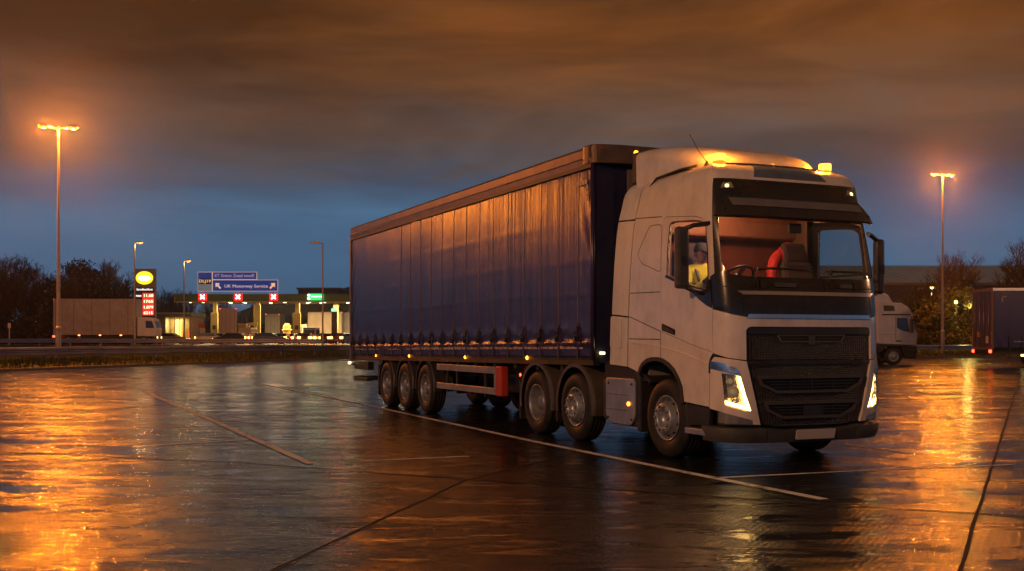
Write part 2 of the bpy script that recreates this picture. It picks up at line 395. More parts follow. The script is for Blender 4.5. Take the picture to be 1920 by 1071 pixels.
# ---- cab skin: S(t, h) -> point, t runs along near side, round the front, along the far side
XS, NE = .70, 5.0
TW = [(.25, 1.20), (.5, 1.245), (1.0, 1.25), (2.2, 1.25), (2.6, 1.245), (3.05, 1.225), (3.5, 1.17)]
TF = [(.25, 1.36), (.5, 1.41), (1.0, 1.43), (1.7, 1.42), (2.1, 1.385), (2.4, 1.33), (2.75, 1.235), (3.05, 1.15), (3.5, 1.02)]
def interp(T, x):
    if x <= T[0][0]: return T[0][1]
    for i in range(len(T)-1):
        if x <= T[i+1][0]:
            x0, y0 = T[i]; x1, y1 = T[i+1]; t = (x-x0)/(x1-x0)
            m0 = (y1-(T[i-1][1] if i else y0))/(x1-(T[i-1][0] if i else x0-1e-9)) if i else (y1-y0)/(x1-x0)
            m1 = (T[i+2][1]-y0)/(T[i+2][0]-x0) if i+2 < len(T) else (y1-y0)/(x1-x0)
            hh = x1-x0; return (2*t**3-3*t*t+1)*y0+(t**3-2*t*t+t)*hh*m0+(-2*t**3+3*t*t)*y1+(t**3-t*t)*hh*m1
    return T[-1][1]
def hwf(h):
    """half width, front x, z at skin height h; above 3.5 the skin rolls over into the roof"""
    if h <= 3.5: return interp(TW, h), interp(TF, h), h
    w0, f0 = TW[-1][1], TF[-1][1]; q = .30; u = (h-3.5)/q
    if u < math.pi/2: return w0-q*(1-math.cos(u)), f0-.42*(1-math.cos(u)), 3.5+q*math.sin(u)
    v = min(1, (h-3.5-q*math.pi/2)/1.0); v1 = v
    return (w0-q)*(1-v1), (f0-.42)-(f0-.42+.2)*v1*.6, 3.5+q+.03*(1-(1-v)**2)
HT = 3.5+.3*math.pi/2+1.0
def sup(phi, a, b):
    c, s = math.cos(phi), math.sin(phi); sg = 1 if c > 0 else -1
    return a*abs(s)**(2/NE), -b*sg*abs(c)**(2/NE)
_tab = [0.0]; _ph = [0.0]; KN = 600
pv = sup(0, .72, 1.25)
for i in range(1, KN+1):
    ph = math.pi/2*(i/KN)
    # finer parameter near the ends of the quadrant
    ph = math.pi/4*(1-math.cos(math.pi*i/KN)); p = sup(ph, .72, 1.25)
    _tab.append(_tab[-1]+math.hypot(p[0]-pv[0], p[1]-pv[1])); _ph.append(ph); pv = p
L0 = _tab[-1]
def phi_of(t):
    m = t > L0; tt = 2*L0-t if m else t
    import bisect; k = min(KN-1, max(0, bisect.bisect_right(_tab, tt)-1))
    f = (tt-_tab[k])/max(1e-9, _tab[k+1]-_tab[k]); ph = _ph[k]+(_ph[k+1]-_ph[k])*f
    return math.pi-ph if m else ph
def S0(t, h):
    w, f, z = hwf(h)
    if t <= 0: return Vector((XS+t, -w, z))
    if t >= 2*L0: return Vector((XS-(t-2*L0), w, z))
    a, b = sup(phi_of(t), max(.02, f-XS) if f > XS else f-XS, w)
    return Vector((XS+a, b, z))
def nrm(t, h):
    e = .004; du = S0(t+e, h)-S0(t-e, h); dv = S0(t, h+e)-S0(t, h-e); n = du.cross(dv)
    return n.normalized() if n.length > 1e-12 else Vector((0, 0, 1))
def S(t, h, off=0.0):
    p = S0(t, h); return p+nrm(t, h)*off if off else p
def q(px, py):
    """pixel of a feature on the cab skin -> (t, h)"""
    a = (px-CX)/FP; c = (HZ-py)/FP
    def g(D):
        P = Vector((a*D, D, 0))-ORG; x, y, z = P.dot(FW), P.dot(LT), HC+c*D
        w, f, _ = hwf(min(3.5, max(.25, z)))
        if x < XS: return abs(y)-w, x, y, z
        return ((x-XS)/(f-XS))**NE+(abs(y)/w)**NE-1, x, y, z
    D = 11.5
    while g(D)[0] > 0 and D < 20: D += .01
    lo, hi = D-.01, D
    for _ in range(30):
        md = (lo+hi)/2
        if g(md)[0] > 0: lo = md
        else: hi = md
    _, x, y, z = g(hi); w, f, _ = hwf(min(3.5, max(.25, z)))
    if x < XS: return (x-XS if y < 0 else 2*L0+(XS-x), z)
    ph = math.atan2(((x-XS)/(f-XS))**(NE/2), (abs(y)/w)**(NE/2))
    import bisect; k = min(KN-1, max(0, bisect.bisect_right(_ph, ph)-1)); t = _tab[k]+(_tab[k+1]-_tab[k])*(ph-_ph[k])/(_ph[k+1]-_ph[k])
    return (t if y < 0 else 2*L0-t, z)
def Q(*pts): return [q(*p) if p[0] > 50 else p for p in pts]
def mir(poly): return [(2*L0-t, h) for t, h in poly]
def sym(pts): return list(pts)+[(2*L0-t, h) for t, h in reversed(pts) if abs(t-L0) > 1e-6]
def inside(p, poly):
    x, y = p; r = False; n = len(poly)
    for i in range(n):
        x0, y0 = poly[i]; x1, y1 = poly[(i+1) % n]
        if (y0 > y) != (y1 > y) and x < (x1-x0)*(y-y0)/(y1-y0)+x0: r = not r
    return r
def densify(poly, st):
    o = []
    for i in range(len(poly)):
        a, b = Vector(poly[i]), Vector(poly[(i+1) % len(poly)]); k = max(1, int((b-a).length/st))
        o += [tuple(a.lerp(b, j/k)) for j in range(k)]
    return o
def rounded(poly, r, seg=4):
    o = []; n = len(poly)
    for i in range(n):
        p0, p, p1 = Vector(poly[i-1]), Vector(poly[i]), Vector(poly[(i+1) % n])
        a = (p0-p); b = (p1-p); rr = min(r, a.length*.45, b.length*.45); A = p+a.normalized()*rr; B = p+b.normalized()*rr
        for k in range(seg+1):
            t = k/seg; o.append(tuple((1-t)**2*A+2*t*(1-t)*p+t*t*B))
    return o
def patch(name, poly, m, parent, off=0.0, thick=.02, holes=(), st=.09, mapf=None, wall_in=True):
    """a panel lying on the cab skin: polygon in (t,h), with holes, its edges turned inwards"""
    F = off if callable(off) else (lambda t, h: off)
    mp = mapf or (lambda t, h, d: S(t, h, d))
    loops = [densify(poly, st)]+[densify(hh, st) for hh in holes]
    vs = []; es = []
    for lp in loops:
        o = len(vs); vs += [Vector(p) for p in lp]; es += [(o+i, o+(i+1) % len(lp)) for i in range(len(lp))]
    x0, x1 = min(p[0] for p in poly), max(p[0] for p in poly); y0, y1 = min(p[1] for p in poly), max(p[1] for p in poly)
    nx, ny = int((x1-x0)/st), int((y1-y0)/st)
    for i in range(1, nx+1):
        for j in range(1, ny+1):
            p = (x0+(x1-x0)*i/(nx+1), y0+(y1-y0)*j/(ny+1)); vs.append(Vector(p))
    res = delaunay_2d_cdt(vs, es, [], 0, 1e-5)
    V, Fc = res[0], res[2]; keep = []
    for f in Fc:
        c = (sum(V[i].x for i in f)/len(f), sum(V[i].y for i in f)/len(f))
        if inside(c, loops[0]) and not any(inside(c, hl) for hl in loops[1:]): keep.append(tuple(f))
    used = sorted({i for f in keep for i in f}); ix = {v: k for k, v in enumerate(used)}
    g = MB(); P3 = [mp(V[i].x, V[i].y, F(V[i].x, V[i].y)) for i in used]
    g.v = [tuple(p) for p in P3]; g.f = [tuple(ix[i] for i in f) for f in keep]; g.sm = [True]*len(g.f)
    # orient outward
    if g.f:
        f = g.f[len(g.f)//2]; a, b, c = (Vector(g.v[i]) for i in f[:3]); nn_ = (b-a).cross(c-a)
        uv = V[used[f[0]]]; ref = mp(uv.x, uv.y, .05)-mp(uv.x, uv.y, 0)
        if nn_.dot(ref) < 0: g.f = [f[::-1] for f in g.f]
    if thick:
        ec = {}
        for f in g.f:
            for i in range(len(f)):
                e = (f[i], f[(i+1) % len(f)]); ec[e] = 1
        for (a, b) in [e for e in ec if (e[1], e[0]) not in ec]:
            pa, pb = V[used[a]], V[used[b]]; o = len(g.v)
            g.v += [g.v[a], g.v[b], tuple(mp(pb.x, pb.y, F(pb.x, pb.y)-thick)), tuple(mp(pa.x, pa.y, F(pa.x, pa.y)-thick))]
            g.f.append((o+1, o, o+3, o+2)); g.sm.append(False)
    return g.build(name, m, parent, fix=False)
def seam(pts, parent, w=.006, off=.002, m=None, name='panel_seam', mirror=False):
    g = MB(); pts = mir(pts) if mirror else pts
    for a, b in zip(pts, pts[1:]):
        a, b = Vector(a), Vector(b); d = (b-a); L = d.length; d.normalize(); n = Vector((-d.y, d.x))*w; k = max(1, int(L/.08)); o = len(g.v)
        for i in range(k+1):
            p = a.lerp(b, i/k); g.v += [tuple(S(p.x+n.x, p.y+n.y, off)), tuple(S(p.x-n.x, p.y-n.y, off))]
        for i in range(k): g.f.append((o+2*i, o+2*i+1, o+2*i+3, o+2*i+2)); g.sm.append(False)
    return g

TR = thing('tractor_unit', 'white high-roofed tractor unit with black grille and orange beacons, coupled to the purple-blue curtain trailer', 'lorry cab', ORG, RZ)
SEAMM = mat('seam_shadow_gap', (.02, .015, .012), .7, 0, .2, 5)
# ---- painted shell
tr_top = q(1205, 337); rear = Q((1192, 409), (1181, 550), (1179.5, 594), (1178, 688))
arch = Q((1190, 694), (1197, 699), (1200, 689), (1205, 680), (1213, 673), (1222, 670), (1233, 669.5), (1243, 672), (1255, 680), (1265, 691), (1274, 708), (1280, 725), (1283, 753))
front_low = Q((1306, 758), (1329, 763), (1330.5, 672), (1337, 662), (1365, 671), (1399, 675.5))
hm = front_low[-1][1]
half = [(tr_top[0], HT), (tr_top[0], 3.74)]+[tr_top]+rear+arch+front_low+[(L0, hm)]
lo = sym(half)
door_near = Q((1244.5, 412), (1249, 407), (1275, 405.5), (1302, 405), (1316, 409), (1326, 417), (1329.5, 428), (1331, 520), (1336, 578), (1336, 661), (1313, 653), (1290, 644), (1265, 633), (1239.5, 622), (1238.5, 560), (1241, 480))
hb = 3.56
black_half = [(q(1337, 400)[0]+.01, hb), q(1335.5, 350), q(1335.5, 420), q(1339.5, 512), q(1331, 519), q(1333, 545), q(1336.5, 580), q(1355, 585), q(1375, 590), q(1399, 594.5)]
hbk = black_half[-1][1]
black_reg = sym(black_half+[(L0, hbk-.004)])
gr_half = Q((1399, 625), (1403, 614.5), (1415, 612.5)); hg = gr_half[-1][1]
gt = gr_half[0][0]
grille_hole = sym([(gt, hm-.001), (gt, hg-.05), (gt+.03, hg-.01), (gt+.07, hg), (L0, hg)])
# the notch under the bonnet opening: cut as part of the outline instead of a hole
half2 = half[:-1]; half2[-1] = (gt, hm); half2 += [(gt, hg-.05), (gt+.03, hg-.01), (gt+.07, hg), (L0, hg)]
grow = lambda P, d: P
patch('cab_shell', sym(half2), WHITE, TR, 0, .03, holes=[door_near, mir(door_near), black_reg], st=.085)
for mirror in (0, 1):
    A = mir if mirror else (lambda p: p)
    win = Q((1257.5, 421), (1262, 417.5), (1300, 415.5), (1316, 417), (1323, 424), (1326, 470), (1327.5, 522), (1323, 541), (1305, 538), (1287, 531), (1268, 524), (1251.5, 516), (1253, 470))
    from_c = Vector((sum(p[0] for p in door_near)/len(door_near), sum(p[1] for p in door_near)/len(door_near)))
    shr = lambda P, d: [tuple(Vector(p)+(from_c-Vector(p)).normalized()*d) for p in P]
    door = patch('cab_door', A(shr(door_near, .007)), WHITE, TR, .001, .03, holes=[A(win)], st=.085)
    patch('window_trim', A(Q((1249, 516), (1268, 526), (1287, 534), (1303, 541), (1324, 543), (1328.5, 524), (1332, 524), (1336, 578), (1326, 573), (1312, 562), (1302, 552), (1294, 542), (1285, 536.5), (1267, 529.5), (1248, 520))), GLOSSB, door, .012, .02)
    wc = Vector((sum(p[0] for p in win)/len(win), sum(p[1] for p in win)/len(win)))
    grown = [tuple(Vector(p)+(Vector(p)-wc).normalized()*.022) for p in win]
    patch('window_seal', A(rounded(grown, .03)), BLACK, door, .005, .02, holes=[A(win)])
    patch('side_window', A(win), glass('side_glass', (.78, .84, .86), 1.0), door, -.006, 0)
    patch('door_backing', A([tuple(Vector(p)+(Vector(p)-from_c).normalized()*.03) for p in door_near]), SEAMM, door, -.033, 0, holes=[A(win)])
    # handle
    patch('handle', A(Q((1243, 609), (1265, 621), (1265, 627), (1243, 618))), BLACK, door, .022, .02)
    patch('handle_recess', A(Q((1242, 606.5), (1266, 618), (1266, 629), (1242, 620))), SEAMM, door, .0045, 0)
    # rear side deflector panels
    patch('side_deflector', A(Q((1173, 337), (1202, 337), (1190, 411), (1160, 414))), WHITE2, TR, -.004, .04)
    patch('side_deflector', A(Q((1159.5, 417), (1189.5, 414), (1178.5, 550), (1176.5, 593), (1147, 589.5))), WHITE2, TR, -.004, .04)
    patch('side_deflector', A(Q((1147, 592.5), (1176.5, 596), (1175, 687.5), (1143, 683))), WHITE2, TR, -.004, .04)
    patch('service_flap', A(rounded(Q((1146, 593.5), (1166, 598), (1165, 654), (1144.5, 650)), .02)), WHITE2, TR, .008, .01)
    g = MB()
    for pl in (((1241, 406.5), (1192, 410)), ((1182, 550), (1238, 547.5)), ((1180.5, 594), (1239, 621.5)), ((1180, 635.5), (1237.5, 636.5)),
               ((1239, 623), (1238.5, 671))):
        seam(Q(*pl), TR, .0055, .0022, mirror=bool(mirror)).build('panel_seam', SEAMM, TR, fix=False)
    hp = rounded(Q((1219, 423), (1242, 421), (1239, 511), (1203, 494), (1195, 478)), .07)
    g = seam(hp+[hp[0]], TR, .0045, .0022, mirror=bool(mirror)); g.build('locker_seam', mat('soft_seam', (.12, .09, .07), .7), TR, fix=False)
    g = MB()   # pressed swage lines
    for pl in (((1182, 642), (1239, 650)), ((1239, 650), (1285, 664)), ((1285, 664), (1328, 683)), ((1182, 410.5), (1182, 411))):
        pass
    patch('swage_line', A(Q((1182, 641), (1239, 649), (1285, 663), (1328, 682), (1328, 684.5), (1285, 665.5), (1239, 651.5), (1182, 643))), WHITE, TR, .012, .012)
    # arch lip and liner
    ar = Q(*[(1191, 697), (1197, 699), (1200, 689), (1205, 680), (1213, 673), (1222, 670), (1233, 669.5), (1243, 672), (1255, 680), (1265, 691), (1274, 708), (1280, 725), (1283, 756)])
    c0 = Vector((-.70-.02, .55)); inn = [tuple(Vector(p)+(c0-Vector(p)).normalized()*.055) for p in ar]
    patch('wheel_arch_lip', A(ar+inn[::-1]), BLACK, TR, .018, .05)
    g = MB(); sg = -1 if not mirror else 1
    pts = [(XS+p[0], p[1]) for p in ar]
    for i, (x, z) in enumerate(pts): g.v += [(x, sg*1.21, z), (x, sg*.62, z)]
    for i in range(len(pts)-1): g.f.append((2*i, 2*i+1, 2*i+3, 2*i+2)); g.sm.append(True)
    g.build('wheel_arch_liner', CHAS, TR)
    # dark sill behind the headlamp and the bright entry step
    patch('sill_panel', A(Q((1285, 757), (1329, 766), (1327, 799), (1288, 797))), BLACK, TR, -.02, .05)
    g = MB(); x0, z0 = side(1287, 801); x1, z1 = side(1326, 809)
    g.box(x0, x1, sg*1.27-.10 if sg > 0 else -1.28, sg*1.27 if sg > 0 else -1.05, .36, .44, bev=.012); g.build('entry_step', ALU, TR)
    # front corner module, headlamp and its light strip
    cm = A(Q((1331.5, 675), (1338.5, 668.5), (1368, 673), (1400, 678), (1405, 700), (1414, 740), (1425.5, 797), (1412, 796), (1411, 788), (1348, 771), (1331, 766)))
    lens = Q((1353, 700), (1382, 703.5), (1388, 705), (1398, 740), (1409.5, 772), (1396, 771), (1360, 761), (1358.5, 751), (1356, 724))
    patch('front_corner_panel', cm, WHITE, TR, .004, .04, holes=[A(lens)])
    hl = patch('headlamp', A(lens), glass('lamp_glass', (.9, .9, .9), 1.2), TR, .006, 0)
    patch('lamp_bowl', A(lens), mat('lamp_bowl_chrome', (.55, .45, .36), .22, .9, .5, 9, .9, 26), hl, -.085, 0)
    patch('light_strip', A(Q((1383.5, 706), (1388.5, 707), (1398, 739), (1408.5, 771), (1359.5, 758.5), (1359, 751.5), (1398, 762), (1400, 760), (1392.5, 738))), LEDW, hl, -.008, .03, st=.05)
    wallp = densify(A(lens), .05); g = MB()
    for t, h in wallp: g.v += [tuple(S(t, h, .004)), tuple(S(t, h, -.086))]
    for i in range(len(wallp)): j = (i+1) % len(wallp); g.f.append((2*i, 2*i+1, 2*j+1, 2*j)); g.sm.append(False)
    g.build('lamp_rim', BLACK, hl)
    for (cx_, cy_, r_) in ((1368, 715, .055), (1374, 735, .075), (1378, 752, .04)):
        t, h = q(cx_, cy_); t = 2*L0-t if mirror else t
        c = S(t, h, -.05); n_ = nrm(t, h); M = Matrix.Translation(c) @ n_.to_track_quat('Y', 'Z').to_matrix().to_4x4()
        g = MB(); g2 = MB(); g2.lathe([(r_, .035), (r_*.93, .0), (r_*.55, -.02), (.003, -.028)], 20); g.add(g2.v, g2.f, True, M); g.build('reflector', CHROME, hl)
        g = MB(); g2 = MB(); g2.lathe([(r_*.45, -.01), (r_*.4, .012), (.002, .02)], 16); g.add(g2.v, g2.f, True, M)
        g.build('bulb_lens', emit('lamp_inner_glow', (1, .60, .26), .22, (.25, .2, .16, 1)), hl)
    patch('lamp_brow', A(Q((1332.5, 684), (1334, 677), (1360, 681.5), (1380, 690), (1388.5, 702), (1381, 701.5), (1352, 696), (1333, 691))), CHROME, TR, .016, .03)
    patch('corner_gap_trim', A(Q((1329, 700), (1329.5, 680), (1336, 664.5), (1345, 666), (1338, 671), (1333.5, 678), (1332, 700))), GLOSSB, TR, .0065, .01)
    fl = patch('fog_lamp', A(Q((1347.5, 773), (1352, 772.5), (1380, 779), (1408, 785), (1414, 796.5), (1380, 795.5), (1347, 793))), mat('fog_lens', (.34, .31, .29), .22, .5, .35, 7, .15, 22, coat=.5), TR, .002, .03)
    patch('fog_bezel', A(Q((1344, 769.5), (1352, 769.5), (1382, 776), (1411, 783), (1419, 799), (1380, 798), (1344, 796))), BLACK, TR, -.006, .03)
# ---- black upper header with marker lamps, pillars, panel under the windscreen
ws_half = Q((1347, 409), (1351, 470), (1354, 505), (1362, 516)); wsb = 2.315; wst = 3.07
ws_half = [(ws_half[0][0], wst), (ws_half[1][0], 2.85), (ws_half[2][0], 2.5), (ws_half[3][0]-.01, 2.41), (ws_half[3][0]+.06, 2.345), (ws_half[3][0]+.3, 2.32), (L0, wsb)]
ws = sym(ws_half)
patch('front_mask', sym([(black_half[0][0], hb)]+black_half[1:]+[(L0, hbk)]), GLOSSB, TR, -.002, .03, holes=[ws], st=.08)
patch('windscreen', ws, glass('windscreen_glass', (.74, .76, .74), 1.7), TR, -.012, 0)
# header panel joints
g = MB()
tj = q(1385, 350)[0]
for pl in ([(tj-.02, 3.56), (tj, 3.42)], [(tj, 3.42), (tj+.03, 3.32)], [(tj, 3.535), (2*L0-tj, 3.535)], [(2*L0-tj+.02, 3.56), (2*L0-tj, 3.42)], [(2*L0-tj, 3.42), (2*L0-tj-.03, 3.32)]):
    s_ = seam(pl, TR, .005, .0015); g.add(s_.v, s_.f)
for x in (1394, ):
    t = q(x, 575)[0]
    for pl in ([(t, 2.24), (t, 1.9)], [(2*L0-t, 2.24), (2*L0-t, 1.9)], [(q(1340, 560)[0], 2.2), (2*L0-q(1340, 560)[0], 2.2)]):
        s_ = seam(pl, TR, .005, .0015); g.add(s_.v, s_.f)
g.build('mask_seam', SEAMM, TR, fix=False)
for mirror in (0, 1):
    A = mir if mirror else (lambda p: p)
    ml = Q((1351, 352), (1354.5, 342), (1370, 341.5), (1376, 352)); mk = patch('marker_lamp', A(ml), mat('marker_lens', (.40, .36, .16), .15, 0, .3, 30, coat=.5), TR, .006, .01)
    patch('marker_bulb', A(rounded(Q((1359, 351), (1359, 345.5), (1366, 345.5), (1366, 351)), .02)), MARKW, mk, .009, .004)
# sun visor: a shelf leaning out of the skin over the windscreen
tv0 = q(1352, 390)[0]; vo = lambda t, h: .04+.08*min(1, max(0, (3.34-h)/.25))
patch('sun_visor', sym([(tv0+.07, 3.33), (tv0-.10, 3.10), (tv0-.14, 3.0), (tv0-.05, 3.015), (L0, 3.03)][::1]+[])[::1] if False else [(tv0+.06, 3.33), (tv0-.03, 3.16), (tv0-.10, 3.05)]+[(L0, 3.045)]+[(2*L0-tv0+.10, 3.05), (2*L0-tv0+.03, 3.16), (2*L0-tv0-.06, 3.33)], BLACK, TR, vo, .05)
patch('visor_strip', [(tv0+.09, 3.285), (tv0+.13, 3.175), (2*L0-tv0-.13, 3.175), (2*L0-tv0-.09, 3.285)], MGREY, TR, lambda t, h: vo(t, h)+.012, .02)
for s_ in (-1, 1):   # visor brackets
    tt = tv0+.02 if s_ < 0 else 2*L0-tv0-.02
    MB().tube([S(tt, 3.22, 0), S(tt, 3.12, .12)], .015, 6).build('visor_bracket', BLACK, TR)
# chrome strips
c1 = Q((1382, 545.5), (1388, 549.5)); c2 = Q((1399, 589), (1396, 594))
h1 = c1[0][1]; h2 = c2[0][1]
patch('chrome_strip', sym([(c1[0][0]-.02, h1+.0), (c1[1][0]+.05, h1-.045), (L0, h1-.05)])[::1] if False else [(c1[0][0], h1), (c1[0][0]+.07, h1-.045), (2*L0-c1[0][0]-.07, h1-.045), (2*L0-c1[0][0], h1)], CHROME, TR, .014, .02)
patch('chrome_strip', [(c2[0][0]+.03, h2), (c2[0][0]-.0, h2-.05), (2*L0-c2[0][0], h2-.05), (2*L0-c2[0][0]-.03, h2)], CHROME, TR, .014, .02)
# recessed pulls and wiper cut-outs under the screen
for (a, b) in ((1446, 1492), (1568, 1596)):
    t0, t1 = q(a, 535)[0], q(b, 535)[0]
    patch('mask_slot', rounded([(t0, 2.275), (t1, 2.275), (t1, 2.20), (t0, 2.20)], .02), SEAMM, TR, .003, 0)
    patch('mask_pull', rounded([(t0+.05, 2.245), (t1, 2.245), (t1, 2.195), (t0+.05, 2.195)], .02), DGREY, TR, .022, .02)
for (a, b) in ((1424.5, 1439), (1599, 1612)):
    t0, t1 = q(a, 535)[0], q(b, 535)[0]
    patch('mask_cover', [(t0, 2.28), (t1, 2.28), (t1, 2.17), (t0, 2.17)], SEAMM, TR, .003, 0)
    patch('mask_cover', [(t0+.012, 2.268), (t1-.012, 2.268), (t1-.012, 2.182), (t0+.012, 2.182)], GLOSSB, TR, .008, .01)
# wipers
for (a, b, c) in ((1412, 1520, 1408), (1548, 1641, 1545)):
    ta, tb = q(a, 515)[0], q(b, 515)[0]
    w_ = MB().tube([S(ta, 2.17, .04), S(ta-.01, 2.34, .06), S(ta+.05, 2.405, .05), S(ta+(tb-ta)*.35, 2.425, .035)], .013, 6).build('wiper_arm', BLACK, TR)
    MB().tube([S(ta+(tb-ta)*k/10, 2.405+.018*math.sin(math.pi*k/10), .012) for k in range(11)], .014, 6).build('wiper_blade', BLACK, w_)
# ---- grille
def hexmesh():
    m, nt, b = new_mat('grille_mesh'); tc = nn(nt, 'ShaderNodeTexCoord')
    mp = nn(nt, 'ShaderNodeMapping'); mp.inputs['Scale'].default_value = (1, 26, 44); nt.links.new(tc.outputs['Object'], mp.inputs[0])
    v = nn(nt, 'ShaderNodeTexVoronoi', Scale=1.0, Randomness=0.15); v.feature = 'F1'; nt.links.new(mp.outputs[0], v.inputs['Vector'])
    f = ramp_n(nt, v.outputs[0], [(.28, (.0, .0, .0)), (.5, (1, 1, 1))])
    nt.links.new(mix_n(nt, f, (.003, .003, .003, 1), (.040, .034, .030, 1)), b.inputs['Base Color'])
    bp = nn(nt, 'ShaderNodeBump', Strength=.9, Distance=.02); nt.links.new(f, bp.inputs['Height']); nt.links.new(bp.outputs[0], b.inputs['Normal'])
    b.inputs['Roughness'].default_value = .42; return m
HEX = hexmesh()
gp0 = gt+.004
patch('upper_grille', [(gp0, hm+.004), (gp0, hg-.055), (gp0+.03, hg-.014), (gp0+.07, hg-.004), (2*L0-gp0-.07, hg-.004), (2*L0-gp0-.03, hg-.014), (2*L0-gp0, hg-.055), (2*L0-gp0, hm+.004)], HEX, TR, -.028, .01)
patch('grille_top_bar', [(gp0+.03, hg-.01), (gp0+.03, hg-.09), (2*L0-gp0-.03, hg-.09), (2*L0-gp0-.03, hg-.01)], BLACK, TR, -.008, .02)
def ring(name, outer, w, m, off, thick):
    c = Vector((sum(p[0] for p in outer)/len(outer), sum(p[1] for p in outer)/len(outer)))
    n = len(outer); inner = []
    for i in range(n):
        p0, p, p1 = Vector(outer[i-1]), Vector(outer[i]), Vector(outer[(i+1) % n]); a = (p-p0).normalized(); b = (p1-p).normalized()
        na, nb = Vector((-a.y, a.x)), Vector((-b.y, b.x))
        if na.dot(c-p) < 0: na, nb = -na, -nb
        k = (na+nb); k = k/max(.3, k.dot(k)/2) ; inner.append(tuple(p+k*w))
    return patch(name, outer, m, TR, off, thick, holes=[inner]), inner
tb0, tb1 = q(1461, 632)[0], q(1580, 632)[0]; tb1 = 2*L0-tb0
patch('badge_slot', [(tb0, hg-.105), (tb0+.05, hg-.18), (tb1-.05, hg-.18), (tb1, hg-.105)], SEAMM, TR, -.020, 0)
ring('badge_frame', [(tb0-.01, hg-.098), (tb0+.045, hg-.19), (tb1-.045, hg-.19), (tb1+.01, hg-.098)], .010, MGREY, -.012, .02)
patch('badge_block', [(L0-.045, hg-.10), (L0-.045, hg-.22), (L0+.045, hg-.22), (L0+.045, hg-.10)], DGREY, TR, -.006, .02)
# lower grille field
lg = Q((1399.5, 679), (1404, 700), (1414, 742), (1427, 797)); lgb = lg[-1][1]
patch('lower_grille', sym([(lg[0][0]+.004, hm-.006), (lg[0][0]+.004, lg[0][1]), lg[1], lg[2], (lg[3][0], lgb+.01), (lg[3][0]+.25, lgb-.025), (L0, lgb-.035)]), HEX, TR, -.03, .01)
patch('grille_ledge', [(lg[0][0]+.006, hm-.008), (lg[0][0]+.02, hm-.055), (2*L0-lg[0][0]-.02, hm-.055), (2*L0-lg[0][0]-.006, hm-.008)], BLACK, TR, -.012, .02)
for s_ in (0, 1):
    A = mir if s_ else (lambda p: p)
    t0 = q(1425, 680)[0]; patch('grille_vent', A([(t0, hm-.01), (t0+.16, hm-.01), (t0+.16, hm-.075), (t0, hm-.075)]), SEAMM, TR, -.006, .02)
for (xa, ya, yb, xi, nm) in ((1420, 706, 738, 1452, 'intake'), (1433, 754.5, 786, 1462, 'intake')):
    a = q(xa, ya); bz = q(xi, yb); tm = a[0]+.05
    outer = [(a[0], a[1]), (tm, a[1]-.115), (bz[0]+.04, bz[1]), (2*L0-bz[0]-.04, bz[1]), (2*L0-tm, a[1]-.115), (2*L0-a[0], a[1])]
    _, inner = ring('intake_frame', outer, .033, DGREY, .008, .05)
    patch('intake_duct', inner, mat('duct_dark', (.006, .005, .005), .6), TR, -.022, 0)
    zt, zb = inner[0][1], min(p[1] for p in inner)
    for k in range(3):
        z = zt-(zt-zb)*(k+1)/4; e = .10+.05*k
        patch('intake_slat', [(inner[0][0]+e, z+.006), (2*L0-inner[0][0]-e, z+.006), (2*L0-inner[0][0]-e, z-.006), (inner[0][0]+e, z-.006)], BLACK, TR, -.004, .016)
    for k in (-1, 0, 1):
        patch('intake_rib', [(L0+k*.33-.006, zt-.005), (L0+k*.33+.006, zt-.005), (L0+k*.33+.006, zb+.005), (L0+k*.33-.006, zb+.005)], BLACK, TR, -.008, .012)
patch('radar_cover', rounded([(L0-.13, .735), (L0+.17, .735), (L0+.17, .60), (L0-.13, .60)], .02), BLACK, TR, .002, .03)
# bumper
bt = q(1320, 800)[0]; bi = q(1434, 800)[0]
bump = lambda t, h: .035+.02*math.sin(min(1, max(0, (h-.30)/.2))*math.pi)
patch('bumper_corner', [(bt, .49), (bt, .315), (bi+.03, .295), (bi, .47)], DGREY, TR, bump, .12)
patch('bumper_corner', mir([(bt, .49), (bt, .315), (bi+.03, .295), (bi, .47)]), DGREY, TR, bump, .12)
patch('bumper', [(bi+.008, .465), (bi+.038, .295), (2*L0-bi-.038, .295), (2*L0-bi-.008, .465), (2*L0-bi-.3, .43), (bi+.3, .43)], DGREY, TR, bump, .12)
tp0, tp1 = q(1487.5, 811)[0], q(1559, 811)[0]
npm = mat('blank_plate', (.62, .55, .50), .4, 0, .08, 5)
patch('number_plate', rounded([(tp0, .450), (tp1, .450), (tp1, .335), (tp0, .335)], .008), npm, TR, .068, .015)
